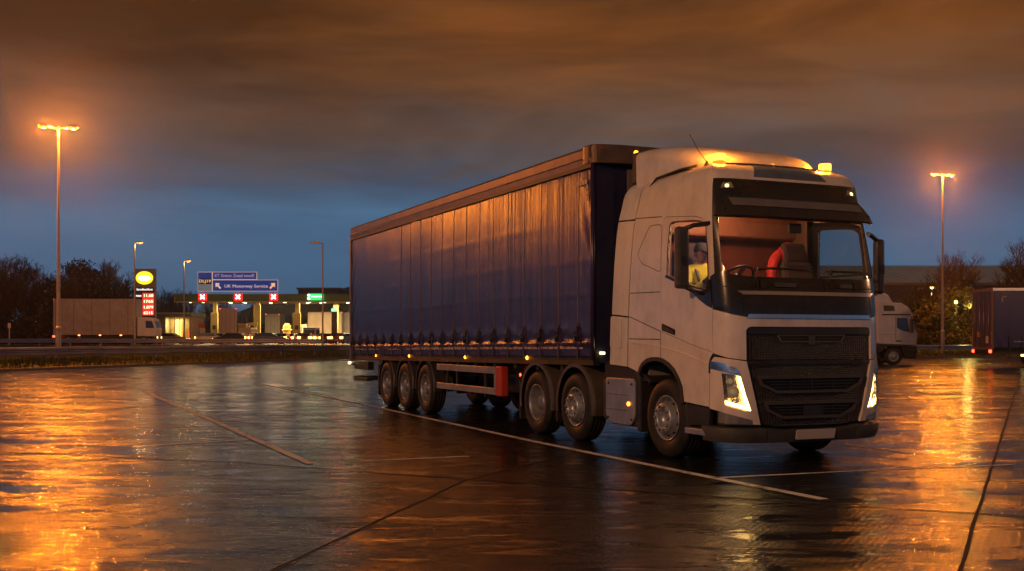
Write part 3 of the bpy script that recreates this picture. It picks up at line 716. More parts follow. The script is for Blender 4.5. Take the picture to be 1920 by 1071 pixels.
# ---- roof furniture: deflector
def deflector():
    secs = [(-1.00, 1.10, 4.20, 3.66, .10), (-.80, 1.10, 4.215, 3.66, .14), (-.45, 1.08, 4.20, 3.70, .20), (-.10, 1.03, 4.155, 3.80, .26), (.15, .97, 4.09, 3.80, .26), (.35, .88, 4.02, 3.78, .2), (.50, .78, 3.94, 3.78, .12), (.58, .68, 3.84, 3.76, .05)]
    g = MB(); K = 0
    for (x, w, zt, zb, r) in secs:
        ring_ = [(-w, zb), (-w+.01, zb+(zt-r-zb)*.5)]
        for k in range(7): a = math.pi/2*k/6; ring_.append((-w+r*1.6-r*1.6*math.cos(a), zt-r+r*math.sin(a)))
        ring_ += [(-w*.5, zt+.012), (0, zt+.02)]
        full = ring_+[(-y, z) for y, z in reversed(ring_[:-1])]; K = len(full)
        g.v += [(x, y, z) for y, z in full]
    for i in range(len(secs)-1):
        for k in range(K-1): g.f.append((i*K+k, i*K+k+1, (i+1)*K+k+1, (i+1)*K+k)); g.sm.append(True)
    g.f.append(tuple((len(secs)-1)*K+k for k in range(K))); g.sm.append(False)
    d = g.build('roof_deflector', WHITE, TR)
    e = d.modifiers.new('s', 'SUBSURF'); e.levels = 2; e.render_levels = 2
    return d
DF = deflector()
g = MB(); g.prism([(-1.0, 4.19), (-1.13, 4.19), (-1.16, 3.74), (-1.02, 3.74)], -1.08, 1.08); g.build('deflector_rear_edge', BLACK, DF, bevel=.02)
g = MB(); g.prism([(-.97, 3.70), (-1.02, 3.45), (-.60, 3.45), (-.62, 3.70)], -1.10, 1.10); g.build('deflector_base', WHITE2, TR, bevel=.02)
g = MB(); g.tube([(-.62, -1.12, 3.62), (-.45, -1.10, 3.74), (0, -1.02, 3.80), (.3, -.95, 3.815)], .016, 6).tube([(-.62, 1.12, 3.62), (-.45, 1.10, 3.74), (0, 1.02, 3.80), (.3, .95, 3.815)], .016, 6)
g.build('roof_rail_seal', BLACK, TR)
# dark roof hatch in front of the deflector
patch('roof_hatch', [(L0-.62, 3.60), (L0-.50, 3.98), (L0+.50, 3.98), (L0+.62, 3.60)], mat('tinted_hatch', (.12, .16, .22), .25, 0, .3, 5), TR, .008, .02)
def roof_z(x, y):
    return 3.80+.10*(1-(1-min(1, max(0, 1-abs(y)/.87)))**2)
def beacon(x, y, z, tilt=0):
    b = MB().lathe([(.001, .0), (.085, .0), (.09, .02), (.085, .05), (.075, .06)], 24, 'z', (x, y, z)).build('beacon', BLACK, TR)
    MB().lathe([(.076, .055), (.082, .075), (.082, .115)], 24, 'z', (x, y, z)).build('beacon_base', emit('beacon_dim', (1, .16, .01), 2.2, (.4, .1, .02, 1)), b)
    MB().lathe([(.082, .115), (.083, .19), (.076, .205), (.001, .21)], 24, 'z', (x, y, z)).build('beacon_lens', BEACON, b)
    light('beacon_light', 'POINT', (x, y, z+.17), 150, (1, .30, .02), b, .10)
    return b
zb1 = 3.765
beacon(.62, -.83, 3.72); beacon(.62, .87, 3.70)
g = MB().lathe([(.065, 0), (.055, .03), (.02, .09), (.008, .11)], 12, 'z', (.45, -.90, 3.75)); an = g.build('aerial_base', BLACK, TR)
MB().tube([(.45, -.90, 3.84), (.36, -.97, 4.0), (.26, -1.04, 4.22)], [.007, .006, .005], 6).build('aerial', BLACK, an)
MB().box(.02, .12, -.93, -.89, 3.78, 3.80).tube([(.07, -.91, 3.79), (.05, -.91, 3.86)], [.03, .012], 8).build('roof_lug', BLACK, TR)
MB().box(.50, .62, .62, .72, 3.76, 3.80, bev=.01).build('roof_lug', BLACK, TR)
# ---- mirrors
def mirror_unit(s, x, y0, y1, z0, z1):
    ya, yb = sorted((s*y0, s*y1))
    m_ = MB(); m_.box(x-.06, x+.05, ya, yb, z0, z1, bev=.04)
    m_ = m_.build('mirror', DGREY, TR)
    MB().box(x-.066, x-.061, ya+.03, yb-.03, z0+.04, z1-.04).build('mirror_glass', CHROME, m_)
    MB().tube([(x, s*(y0+.05), z1-.03), (x+.03, s*(y0-.06), z1+.02), (x+.16, s*1.20, z1+.04)], .03, 8).build('mirror_arm', BLACK, m_)
    MB().tube([(x, s*(y0+.05), z0+.03), (x+.02, s*(y0-.06), z0-.02), (x+.12, s*1.23, z0-.06)], .03, 8).build('mirror_arm', BLACK, m_)
    MB().box(x+.051, x+.058, (ya+yb)/2-.035, (ya+yb)/2+.045, (z0+z1)/2-.10, (z0+z1)/2+.02).build('mirror_latch', BLACK, m_)
mirror_unit(-1, .80, 1.42, 1.60, 2.18, 2.95)
mirror_unit(1, .92, 1.46, 1.60, 2.16, 2.90)
# ---- wheels
def tyre_prof(r, w):
    y0, y1 = -w/2, w/2; rr = .29
    return [(rr, y0+.035), (rr+.02, y0+.012), (rr+.08, y0-.004), (r-.10, y0-.006), (r-.055, y0+.004), (r-.02, y0+.022), (r, y0+.05), (r, y0+.085), (r-.014, y0+.088), (r-.014, y0+.1), (r, y0+.103),
            (r, -.012), (r-.014, -.008), (r-.014, .008), (r, .012), (r, y1-.103), (r-.014, y1-.1), (r-.014, y1-.088), (r, y1-.085), (r, y1-.05), (r-.055, y1), (rr, y1-.03)]
def tread(r, w, n=56):
    g = MB()
    return g
def wheel(kind, loc, parent, flip=False, name='wheel'):
    sgn = 1 if not flip else -1
    W = thing(name, None, None, loc, 0 if not flip else math.pi); W.parent = parent
    r, w = .52, .315
    MB().lathe(tyre_prof(r, w), 56).build('tyre', RUB, W)
    g = MB(); y0 = -w/2
    if kind == 'steer':
        g.lathe([(.292, y0+.03), (.300, y0+.01), (.292, y0+.004), (.280, y0+.012), (.268, y0+.06), (.262, y0+.10), (.245, y0+.095), (.225, y0+.03), (.205, y0-.035), (.196, y0-.052), (.188, y0-.06), (.128, y0-.062), (.118, y0-.055), (.112, y0-.02), (.105, y0+.02), (.001, y0+.03)], 48)
    elif kind == 'drive':
        g.lathe([(.292, y0+.03), (.300, y0+.01), (.290, y0+.004), (.278, y0+.014), (.262, y0+.05), (.255, y0+.17), (.235, y0+.21), (.20, y0+.22), (.16, y0+.215), (.155, y0+.14), (.125, y0+.12), (.12, y0+.08), (.08, y0+.07), (.001, y0+.07)], 48)
    else:
        g.lathe([(.292, y0+.03), (.300, y0+.01), (.290, y0+.004), (.278, y0+.014), (.262, y0+.05), (.256, y0+.12), (.235, y0+.14), (.20, y0+.135), (.16, y0+.13), (.14, y0+.125), (.125, y0+.05), (.12, y0+.03), (.09, y0+.02), (.001, y0+.02)], 48)
    rim = g.build('rim', RIM if kind == 'steer' else DRIM, W)
    g = MB(); rb, yb = {'steer': (.158, y0-.062), 'drive': (.18, y0+.213), 'trailer': (.167, y0+.127)}[kind]
    for k in range(10):
        a = 2*math.pi*k/10; g.lathe([(.019, 0), (.019, -.022), (.013, -.028), (.001, -.03)], 8, 'y', (rb*math.cos(a), yb, rb*math.sin(a)), smooth=False)
    g.build('wheel_nuts', mat('nut_steel', (.20, .17, .16), .4, .7) if kind == 'steer' else DRIM, W)
    if kind == 'steer':
        g = MB()
        for k in range(10):   # dark hand holes on the cone
            a = 2*math.pi*(k+.5)/10; c = Vector((.232*math.cos(a), y0+.045, .232*math.sin(a))); rad = Vector((math.cos(a), 0, math.sin(a))); nrm_ = (rad*.95+Vector((0, -.33, 0))).normalized()
            u = nrm_.cross(Vector((0, 1, 0))).normalized(); v = nrm_.cross(u); o = len(g.v)
            g.v += [tuple(c+nrm_*.006+u*.026*math.cos(2*math.pi*j/14)+v*.024*math.sin(2*math.pi*j/14)) for j in range(14)]; g.f.append(tuple(range(o, o+14))); g.sm.append(False)
        g.build('hand_holes', SEAMM, W)
    return W
YW = -1.08
wheel('steer', (0, YW, .52), TR); wheel('steer', (0, -YW, .52), TR, True)
wheel('steer', (-2.60, YW, .52), TR); wheel('steer', (-2.60, -YW, .52), TR, True)
wheel('drive', (-3.98, YW, .52), TR); wheel('drive', (-3.98, -YW, .52), TR, True)
g = MB()
for s_ in (-1, 1): g.box(-3.98-.30+.30-.15, -3.98+.15, s_*.62-.14, s_*.62+.14, .1, .94)
for x in (0, -2.60, -3.98): g.tube([(x, -.95, .52), (x, .95, .52)], .07, 10)
g.box(-4.75, .9, -.47, -.38, .72, 1.0); g.box(-4.75, .9, .38, .47, .72, 1.0); g.box(-4.6, -2.2, -.38, .38, .60, .9)
g.box(-.6, .9, -.9, .9, .45, .95); g.box(.6, 1.2, -1.05, 1.05, .42, .8)
g.box(-1.7, -.65, -.85, .85, .5, 1.05)
g.prism([(-4.6, 1.0), (-2.9, 1.0), (-3.0, 1.22), (-4.4, 1.22)], -.45, .45)
g.build('chassis', CHAS, TR)
MB().lathe([(.35, -.45), (.42, -.42), (.42, .42), (.35, .45)], 20, 'y', (-3.98, 0, .52)).build('rear_axle', CHAS, TR) if False else None
# cab back wall and underside, catwalk
MB().box(-.64, -.605, -1.12, 1.12, .95, 3.48).build('cab_back_wall', mat('cab_back', (.25, .22, .2), .6), TR)
MB().prism([(-1.75, .98), (-.45, .98), (-.68, 1.10), (-1.1, 1.22), (-1.75, 1.24)], -1.18, 1.18).build('catwalk', CHAS, TR)
# tank and battery boxes on both sides
for s_ in (-1, 1):
    def bx(x0, x1, ya, yb, z0, z1): return (x0, x1, min(s_*ya, s_*yb), max(s_*ya, s_*yb), z0, z1)
    xa, _ = side(1134, 750); xb, _ = side(1188, 750)
    prof = lambda x0, x1: None
    c = MB(); c.prism(rounded([(xa, 1.005), (xb, 1.005), (xb, .46), (xb-.10, .35), (xa+.12, .35), (xa, .46)], .06), s_*1.19, s_*1.235); c = c.build('locker_lid', ALU, TR, bevel=.012)
    r_ = MB()
    for (u, v) in ((.10, .06), (.90, .06), (.10, .88), (.90, .88)):
        r_.lathe([(.018, 0), (.018, s_*.008), (.001, s_*.01)], 10, 'y', (xa+(xb-xa)*u, s_*1.236, .40+.6*v))
    r_.build('lid_fixings', SEAMM, c)
    g = MB(); g.box(xa+.04, xb-.2, min(s_*1.235, s_*1.24), max(s_*1.235, s_*1.24), .765, .775); g.box(xa+.02, xb-.2, min(s_*1.235, s_*1.243), max(s_*1.235, s_*1.243), .55, .562); g.build('lid_crease', MGREY, c)
    MB().box(*bx(xa-.01, xb+.05, .62, 1.185, .33, 1.01), bev=.05).build('battery_locker', DGREY, TR)
    MB().box(*bx(xa-.24, xa-.04, .65, 1.16, .38, .98), bev=.05).build('air_tank_cover', DGREY, TR)
    MB().tube([(xa-.16, s_*1.12, 1.04), (xa+.1, s_*1.12, 1.06), (xb+.05, s_*1.1, 1.05)], .03, 8).build('locker_handrail', ALU, TR)
    MB().box(*bx(xb+.02, xb+.12, .7, 1.21, .28, 1.08), bev=.02).build('mudflap', BLACK, TR)
    t_, z_ = side(1177, 757.5)
    mk = MB().lathe([(.03, 0), (.03, s_*.01), (.016, s_*.02), (.001, s_*.022)], 14, 'y', (t_, s_*1.237, z_)).build('side_marker', AMBER, TR)
    # mudguards over the two rear tractor axles
    for x in (-2.60, -3.98):
        g = MB(); n = 22
        for k in range(n+1):
            a = R(-12)+(math.pi+R(24))*k/n; ca, sa = math.cos(a), math.sin(a)
            for (r_, y) in ((.64, .78), (.64, 1.22), (.625, 1.25), (.57, 1.25), (.57, 1.235), (.615, 1.2)): g.v.append((x+r_*ca, s_*y, .52+.03+r_*1.02*sa))
        for k in range(n):
            for j in range(5): a = k*6+j; g.f.append((a, a+1, a+7, a+6)); g.sm.append(False)
        g.build('mudguard', MUD, TR)
    t_, z_ = side(1030, 723); MB().lathe([(.03, 0), (.03, s_*.01), (.001, s_*.02)], 12, 'y', (t_, s_*1.22, z_)).build('side_marker', AMBER, TR)
    MB().box(*bx(-3.32, -3.27, 1.1, 1.2, .25, .8)).build('mudguard_stay', BLACK, TR)
    MB().box(*bx(-4.68, -4.64, .80, 1.22, .20, .62)).build('mudflap', BLACK, TR)
    MB().lathe([(.025, 0), (.025, s_*.01), (.001, s_*.015)], 12, 'y', (-4.66, s_*1.21, .95)).build('tail_lamp', TAIL, TR)
# coupling lines behind the cab
g = MB()
for y, dz in ((-.35, 0), (-.2, .1), (.1, .05)):
    g.tube([(-.7, y, 2.0), (-1.1, y-.03, 1.6-dz), (-1.5, y, 1.55-dz), (-2.0, y+.03, 1.9)], .018, 6)
g.build('air_lines', REDP, TR)
MB().box(-1.10, -1.02, -1.16, -1.04, 1.1, 3.4).box(-1.10, -1.02, 1.04, 1.16, 1.1, 3.4).build('cab_rear_frame', BLACK, TR)
# ---- inside of the cab
CLOTHR = mat('warm_cab_fabric', (.27, .065, .045), .8, 0, .3, 5, .3, 40)
CLOTHD = mat('dark_seat_fabric', (.075, .045, .045), .8, 0, .3, 5, .3, 60)
DASHM = mat('dashboard_plastic', (.15, .085, .06), .6, 0, .3, 5, .1, 50)
MB().box(-.60, -.57, -1.12, 1.12, 1.4, 3.42).build('bunk_wall', CLOTHR, TR)
MB().box(-.57, -.20, -1.10, 1.10, 2.96, 3.39, bev=.03).build('overhead_locker', mat('locker_trim', (.30, .12, .07), .6), TR)
MB().box(-.565, .78, -1.06, 1.06, 3.40, 3.42).build('roof_lining', mat('roof_lining_fabric', (.34, .20, .12), .8), TR)
MB().box(-.57, -.10, -1.14, 1.14, 1.95, 2.12, bev=.05).build('bunk', CLOTHR, TR)
MB().box(-.60, 1.15, -1.15, 1.15, 1.38, 1.42).build('cab_floor', BLACK, TR)
for s_ in (-1, 1): MB().box(-.58, -.05, min(s_*1.12, s_*1.14), max(s_*1.12, s_*1.14), 1.4, 3.36).build('side_trim', mat('locker_trim', (.3, .12, .07)), TR)
g = MB(); g.prism([(1.12, 2.22), (1.06, 2.28), (.90, 2.31), (.72, 2.26), (.70, 1.9), (.95, 1.6), (1.12, 1.6)], -1.08, 1.08); g.build('dashboard', DASHM, TR, bevel=.03)
for y, m_, sxo in ((-.66, CLOTHD, -.12), (.66, CLOTHD, .38)):
    st_ = MB().box(sxo, sxo+.54, y-.26, y+.26, 1.80, 1.96, bev=.06).build('seat', m_, TR)
    M = Matrix.Translation((sxo+.02, y, 1.93)) @ Matrix.Rotation(R(-12), 4, 'Y')
    MB().box(-.07, .07, -.26, .26, 0, .70, M, bev=.07).build('backrest', m_, st_)
    MB().box(-.05, .05, -.19, .19, .66, .96, M, bev=.05).build('headrest', m_, st_)
    MB().box(sxo+.1, sxo+.4, y-.15, y+.15, 1.42, 1.80).build('seat_base', BLACK, st_)
sw = thing('steering_wheel', None, None, (.70, -.62, 2.34)); sw.parent = TR; sw.rotation_euler = (0, R(-38), 0)
g = MB(); g.tube([(.225*math.cos(a), .225*math.sin(a), 0) for a in [2*math.pi*k/28 for k in range(29)]], .018, 8, cap=False); g.build('steering_rim', BLACK, sw)
MB().box(-.2, .2, -.03, .03, -.02, .02, bev=.01).box(-.02, .02, -.21, .21, -.02, .02, bev=.01).lathe([(.08, -.03), (.08, .02), (.001, .03)], 16, 'z').build('steering_boss', BLACK, sw)
MB().box(1.06, 1.10, -.10, .10, 2.90, 3.03, bev=.02).build('dash_camera', BLACK, TR)
dl = MB().lathe([(.07, 0), (.07, -.015), (.001, -.02)], 16, 'z', (.35, -.05, 3.415)).build('added_dome_lamp', emit('added_dome_glow', (1, .55, .3), 5), TR)  # unseen ceiling lamp, added to account for the light in the cab
light('driver_fill_light', 'POINT', (.52, -.50, 3.16), 44, (1, .50, .26), dl, .08)  # fill light added away from the disc, nearer the driver to brighten him
# far-side curtain and blind
MB().tube([(.80, 1.02, 3.2), (.55, 1.06, 3.3), (-.2, 1.06, 3.3)], .02, 6).build('curtain_rail', BLACK, TR)
g = MB()
for k in range(13): g.v += [(.02-.05*k, 1.06-.03*(k % 2), 3.28), (.02-.05*k, 1.08-.03*(k % 2), 2.0)]
for k in range(12): g.f.append((2*k, 2*k+1, 2*k+3, 2*k+2)); g.sm.append(True)
g.build('cab_curtain', mat('curtain_cloth', (.22, .12, .07), .8), TR)

# ================================================================== people and coat
def skinned(name, nodes, links, m, parent, sub=2, root=0):
    me = bpy.data.meshes.new(name); me.from_pydata([n[0] for n in nodes], links, []); me.materials.append(m)
    o = bpy.data.objects.new(name, me); COL.objects.link(o); o.parent = parent
    sk = o.modifiers.new('skin', 'SKIN'); sk.use_smooth_shade = True
    if not me.skin_vertices: me.attributes  # created by the modifier's layer below
    bm = bmesh.new(); bm.from_mesh(me); ly = bm.verts.layers.skin.verify(); bm.verts.ensure_lookup_table()
    for i, n in enumerate(nodes):
        r = n[1]; bm.verts[i][ly].radius = (r, r) if not isinstance(r, tuple) else r; bm.verts[i][ly].use_root = (i == root)
    bm.to_mesh(me); bm.free()
    s = o.modifiers.new('sub', 'SUBSURF'); s.levels = sub; s.render_levels = sub
    return o
SKIN = mat('skin', (.42, .20, .12), .55, 0, .1, 20)
HIVIS = mat('yellow_hivis', (.80, .74, .03), .6, 0, .2, 6, .5, 20)
drv = thing('person', 'driver in a yellow high-visibility jacket at the steering wheel of the white lorry, dark cap', 'person', ORG+FW*(.0)+LT*(-.72)+Vector((0, 0, 1.98)), RZ)
body_n = [((0, 0, .02), (.15, .12)), ((0, 0, .22), (.13, .11)), ((0, 0, .42), (.16, .12)), ((.02, 0, .52), (.10, .09)), ((.03, 0, .56), .05), ((.045, 0, .60), .05), ((.065, 0, .665), (.078, .088)), ((.06, 0, .75), (.098, .112)), ((.055, 0, .83), (.06, .07))]
lk = [(i, i+1) for i in range(8)]
def limb(pts, start):
    o = len(body_n); 
    for p in pts: body_n.append(p)
    lk.append((start, o)); lk.extend((o+i, o+i+1) for i in range(len(pts)-1)); return len(body_n)-1
hands = []
for s_ in (-1, 1):
    limb([((.02, s_*.19, .47), .065), ((.14, s_*.27, .26), .052), ((.30, s_*.25, .22), .045), ((.48, s_*.20, .34), .034), ((.53, s_*.19, .38), .036)], 2)
    hands.append(len(body_n)-1)
    limb([((.12, s_*.11, .0), .09), ((.42, s_*.14, .03), .075), ((.52, s_*.14, -.18), .055), ((.56, s_*.14, -.42), .045), ((.66, s_*.14, -.50), .04)], 0)
    for k, dy in enumerate((-.032, -.011, .011, .032)):   # fingers close round the rim
        limb([((.565, s_*.19+dy, .405), .0095), ((.595, s_*.19+dy, .41), .009), ((.605, s_*.19+dy, .385), .008)], hands[-1])
    limb([((.535, s_*.15, .40), .011), ((.56, s_*.135, .395), .009)], hands[-1])
body = skinned('body', body_n, lk, SKIN, drv)
jn = [((0, 0, -.02), (.175, .15)), ((0, 0, .2), (.16, .14)), ((0, 0, .42), (.185, .14)), ((.025, 0, .60), (.072, .078)), ]
jl = [(0, 1), (1, 2), (2, 3)]
for s_ in (-1, 1):
    o = len(jn); jn += [((.02, s_*.20, .47), .085), ((.14, s_*.28, .26), .072), ((.30, s_*.26, .21), .064), ((.45, s_*.21, .31), .052)]
    jl += [(2, o), (o, o+1), (o+1, o+2), (o+2, o+3)]
jk = skinned('jacket', jn, jl, HIVIS, drv)
bandm = mat('grey_reflective_band', (.10, .11, .11), .4, 0, .3, 8)
for z in (.10, .28):
    MB().lathe([(.168+.012*(z > .2), -.035), (.172+.012*(z > .2), 0), (.168+.012*(z > .2), .035)], 28, 'z', (0, 0, z)).build('reflective_band', bandm, jk).scale = (1, 1.12, 1)
for s_ in (-1, 1):
    MB().tube([(.15, s_*.10, .12), (.18, s_*.11, .30), (.14, s_*.12, .46), (.0, s_*.12, .55), (-.12, s_*.11, .47), (-.16, s_*.11, .2)], .022, 6).build('reflective_strap', bandm, jk)
    MB().lathe([(.082, -.03), (.084, 0), (.08, .03)], 20, 'x', (0, 0, 0)).build('sleeve_band', bandm, jk, loc=(.22, s_*.27, .235))
MB().lathe([(.001, .865), (.05, .86), (.085, .825), (.102, .77), (.103, .74)], 24, 'z', (.055, 0, 0)).prism([(.10, .74), (.22, .73), (.22, .74), (.10, .755)], -.07, .07).build('cap', mat('dark_cap', (.03, .03, .035), .8), drv)
f = MB(); f.tube([(.135, 0, .695), (.162, 0, .675), (.14, 0, .662)], [.012, .016, .01], 6)
for s_ in (-1, 1):
    f.lathe([(.001, .012), (.009, .008), (.012, 0), (.001, -.012)], 8, 'z', (.138, s_*.033, .715)); f.lathe([(.02, -.008), (.026, 0), (.016, .012)], 8, 'y', (.055, s_*.098, .695))
f.build('face_features', SKIN, drv)
MB().tube([(.138, -.028, .635), (.146, 0, .633), (.138, .028, .635)], .005, 5).build('mouth', mat('lips', (.25, .08, .06), .5), drv)
for s_ in (-1, 1): MB().lathe([(.001, .007), (.006, 0), (.001, -.007)], 8, 'z', (.145, s_*.033, .716)).build('eye', mat('eye_dark', (.02, .015, .01), .3), drv)
MB().box(-.1, .45, -.22, .22, -.16, -.03, bev=.06).build('trousers', mat('navy_cloth', (.02, .025, .05), .8), drv)
# a red coat hung over the passenger seat
REDC = mat('red_coat_cloth', (.62, .035, .03), .7, 0, .3, 7, .6, 14)
ct = skinned('red_jacket', [((0, 0, 0), (.09, .19)), ((0, 0, -.20), (.10, .22)), ((0, 0, .13), (.07, .14)), ((.02, .05, .22), (.075, .10)), ((.04, -.24, -.02), .085), ((.10, -.33, -.20), .075), ((.15, -.36, -.36), .06), ((.0, .22, .0), .07), ((.03, .28, -.28), .06)],
             [(0, 1), (0, 2), (2, 3), (0, 4), (4, 5), (5, 6), (0, 7), (7, 8)], REDC, None)
ct.location = ORG+FW*(.16)+LT*(.60)+Vector((0, 0, 2.66)); ct.rotation_euler = (0, 0, RZ)
tag(ct, 'bright red jacket hanging over the dark passenger seat in the white lorry cab', 'jacket')
# ================================================================== the curtain-sided trailer (same frame as the tractor)
TL = thing('curtainside_trailer', 'long purple-blue curtain-sided trailer with three axles behind the white cab', 'trailer', ORG, RZ)
XF, XR = side(1113, 400)[0], side(660.5, 500)[0]
ZT = 4.20
def zbot(x): return 1.30+(x-XF)/(XR-XF)*(-.13)
def ztop(x): return 4.22
straps = [side(640+.2802*X, 650)[0] for X in (115, 160, 213, 265, 320, 380, 440, 505, 570, 640, 712, 795, 885, 975, 1065, 1155, 1255, 1362, 1470, 1590)]
straps = [XF-.45-.655*k for k in range(20)][::-1]
def curtain_mat(base, rough, name):
    m, nt, b = new_mat(name); tc = nn(nt, 'ShaderNodeTexCoord'); o = tc.outputs['Object']
    def N(vs, sc, det=6.0, r=.6, dist=0.0):
        mp = nn(nt, 'ShaderNodeMapping'); mp.inputs['Scale'].default_value = vs; nt.links.new(o, mp.inputs[0])
        n = nn(nt, 'ShaderNodeTexNoise', Scale=sc, Detail=det, Roughness=r, Distortion=dist); nt.links.new(mp.outputs[0], n.inputs['Vector']); return n.outputs[0]
    grime = N((1, 1, .30), 2.4, 8.0, .7); blot = N((1, 1, .8), .8, 4.0); fine = N((1, 1, 1), 9, 5.0)
    dk = tuple(c*.55 for c in base)+(1,); lt = tuple(min(1, c*1.2+.006) for c in base)+(1,)
    c = ramp_n(nt, grime, [(.3, dk), (.65, lt)]); c = mix_n(nt, ramp_n(nt, blot, [(.4, (0, 0, 0)), (.7, (.35, .35, .35))]), c, (.035, .022, .030, 1))
    sp = nn(nt, 'ShaderNodeSeparateXYZ'); nt.links.new(o, sp.inputs[0])
    dirt = math_n(nt, 'MULTIPLY', ramp_n(nt, math_n(nt, 'ADD', sp.outputs[2], math_n(nt, 'MULTIPLY', math_n(nt, 'SUBTRACT', grime, .5), 2.2)), [(0, (1, 1, 1)), (.999, (0, 0, 0))]), 1.0)
    nt.links.new(c, b.inputs['Base Color'])
    r = nn(nt, 'ShaderNodeMapRange'); r.inputs['To Min'].default_value = rough*.72; r.inputs['To Max'].default_value = rough*1.3; nt.links.new(grime, r.inputs[0]); nt.links.new(r.outputs[0], b.inputs['Roughness'])
    # vertical drape and fine creases as relief
    dr = N((9, 1, .22), 1.0, 5.0, .6, .3); cr = N((1.5, 1, 7), 1.0, 6.0, .65, .6)
    hgt = math_n(nt, 'ADD', math_n(nt, 'MULTIPLY', dr, 1.0), math_n(nt, 'ADD', math_n(nt, 'MULTIPLY', cr, .22), math_n(nt, 'MULTIPLY', fine, .06)))
    bp = nn(nt, 'ShaderNodeBump', Strength=.5, Distance=.016); nt.links.new(hgt, bp.inputs['Height']); nt.links.new(bp.outputs[0], b.inputs['Normal'])
    b.inputs['Specular IOR Level'].default_value = .6
    return m
WEB = mat('webbing_vinyl', (.13, .085, .12), .32, 0, .3, 4)
CURT = curtain_mat((.034, .022, .105), .24, 'curtain_vinyl')
def cy(x, z, X0, X1):
    d = min(abs(x-s) for s in straps); zb_ = zbot(x); v = (z-zb_)/(ztop(x)-zb_); hgt = z-zb_
    yo = .014*noise.noise(Vector((x*.8, 0, z*.4)))+.004*noise.noise(Vector((x*3.5, 7, z*.6)))
    yo += .05*math.sin(math.pi*max(0, min(1, v)))*.35
    yo += math.exp(-((hgt-.36)/.12)**2)*(.008*(1-math.exp(-(d/.12)**2))+.008*noise.noise(Vector((x*6, 3, z*9))))
    yo += .030*math.exp(-((hgt-.20)/.035)**2)*(1-.6*math.exp(-(d/.05)**2))*(1+.5*noise.noise(Vector((x*5, 1, 4))))
    e = max(0, 1-(X0-x)/.40); yo += e*.009*math.sin((z*1.7+x*3.4)*5)*math.sin(math.pi*v)
    e2 = max(0, 1-(x-X1)/.6); yo += e2*.012*math.sin((z*1.5-x*3.0)*5)*math.sin(math.pi*v)
    for zc in (2.25, 2.75, 3.35): yo += .003*math.exp(-((z-zc-.02*math.sin(x*.8))/.018)**2)
    return yo
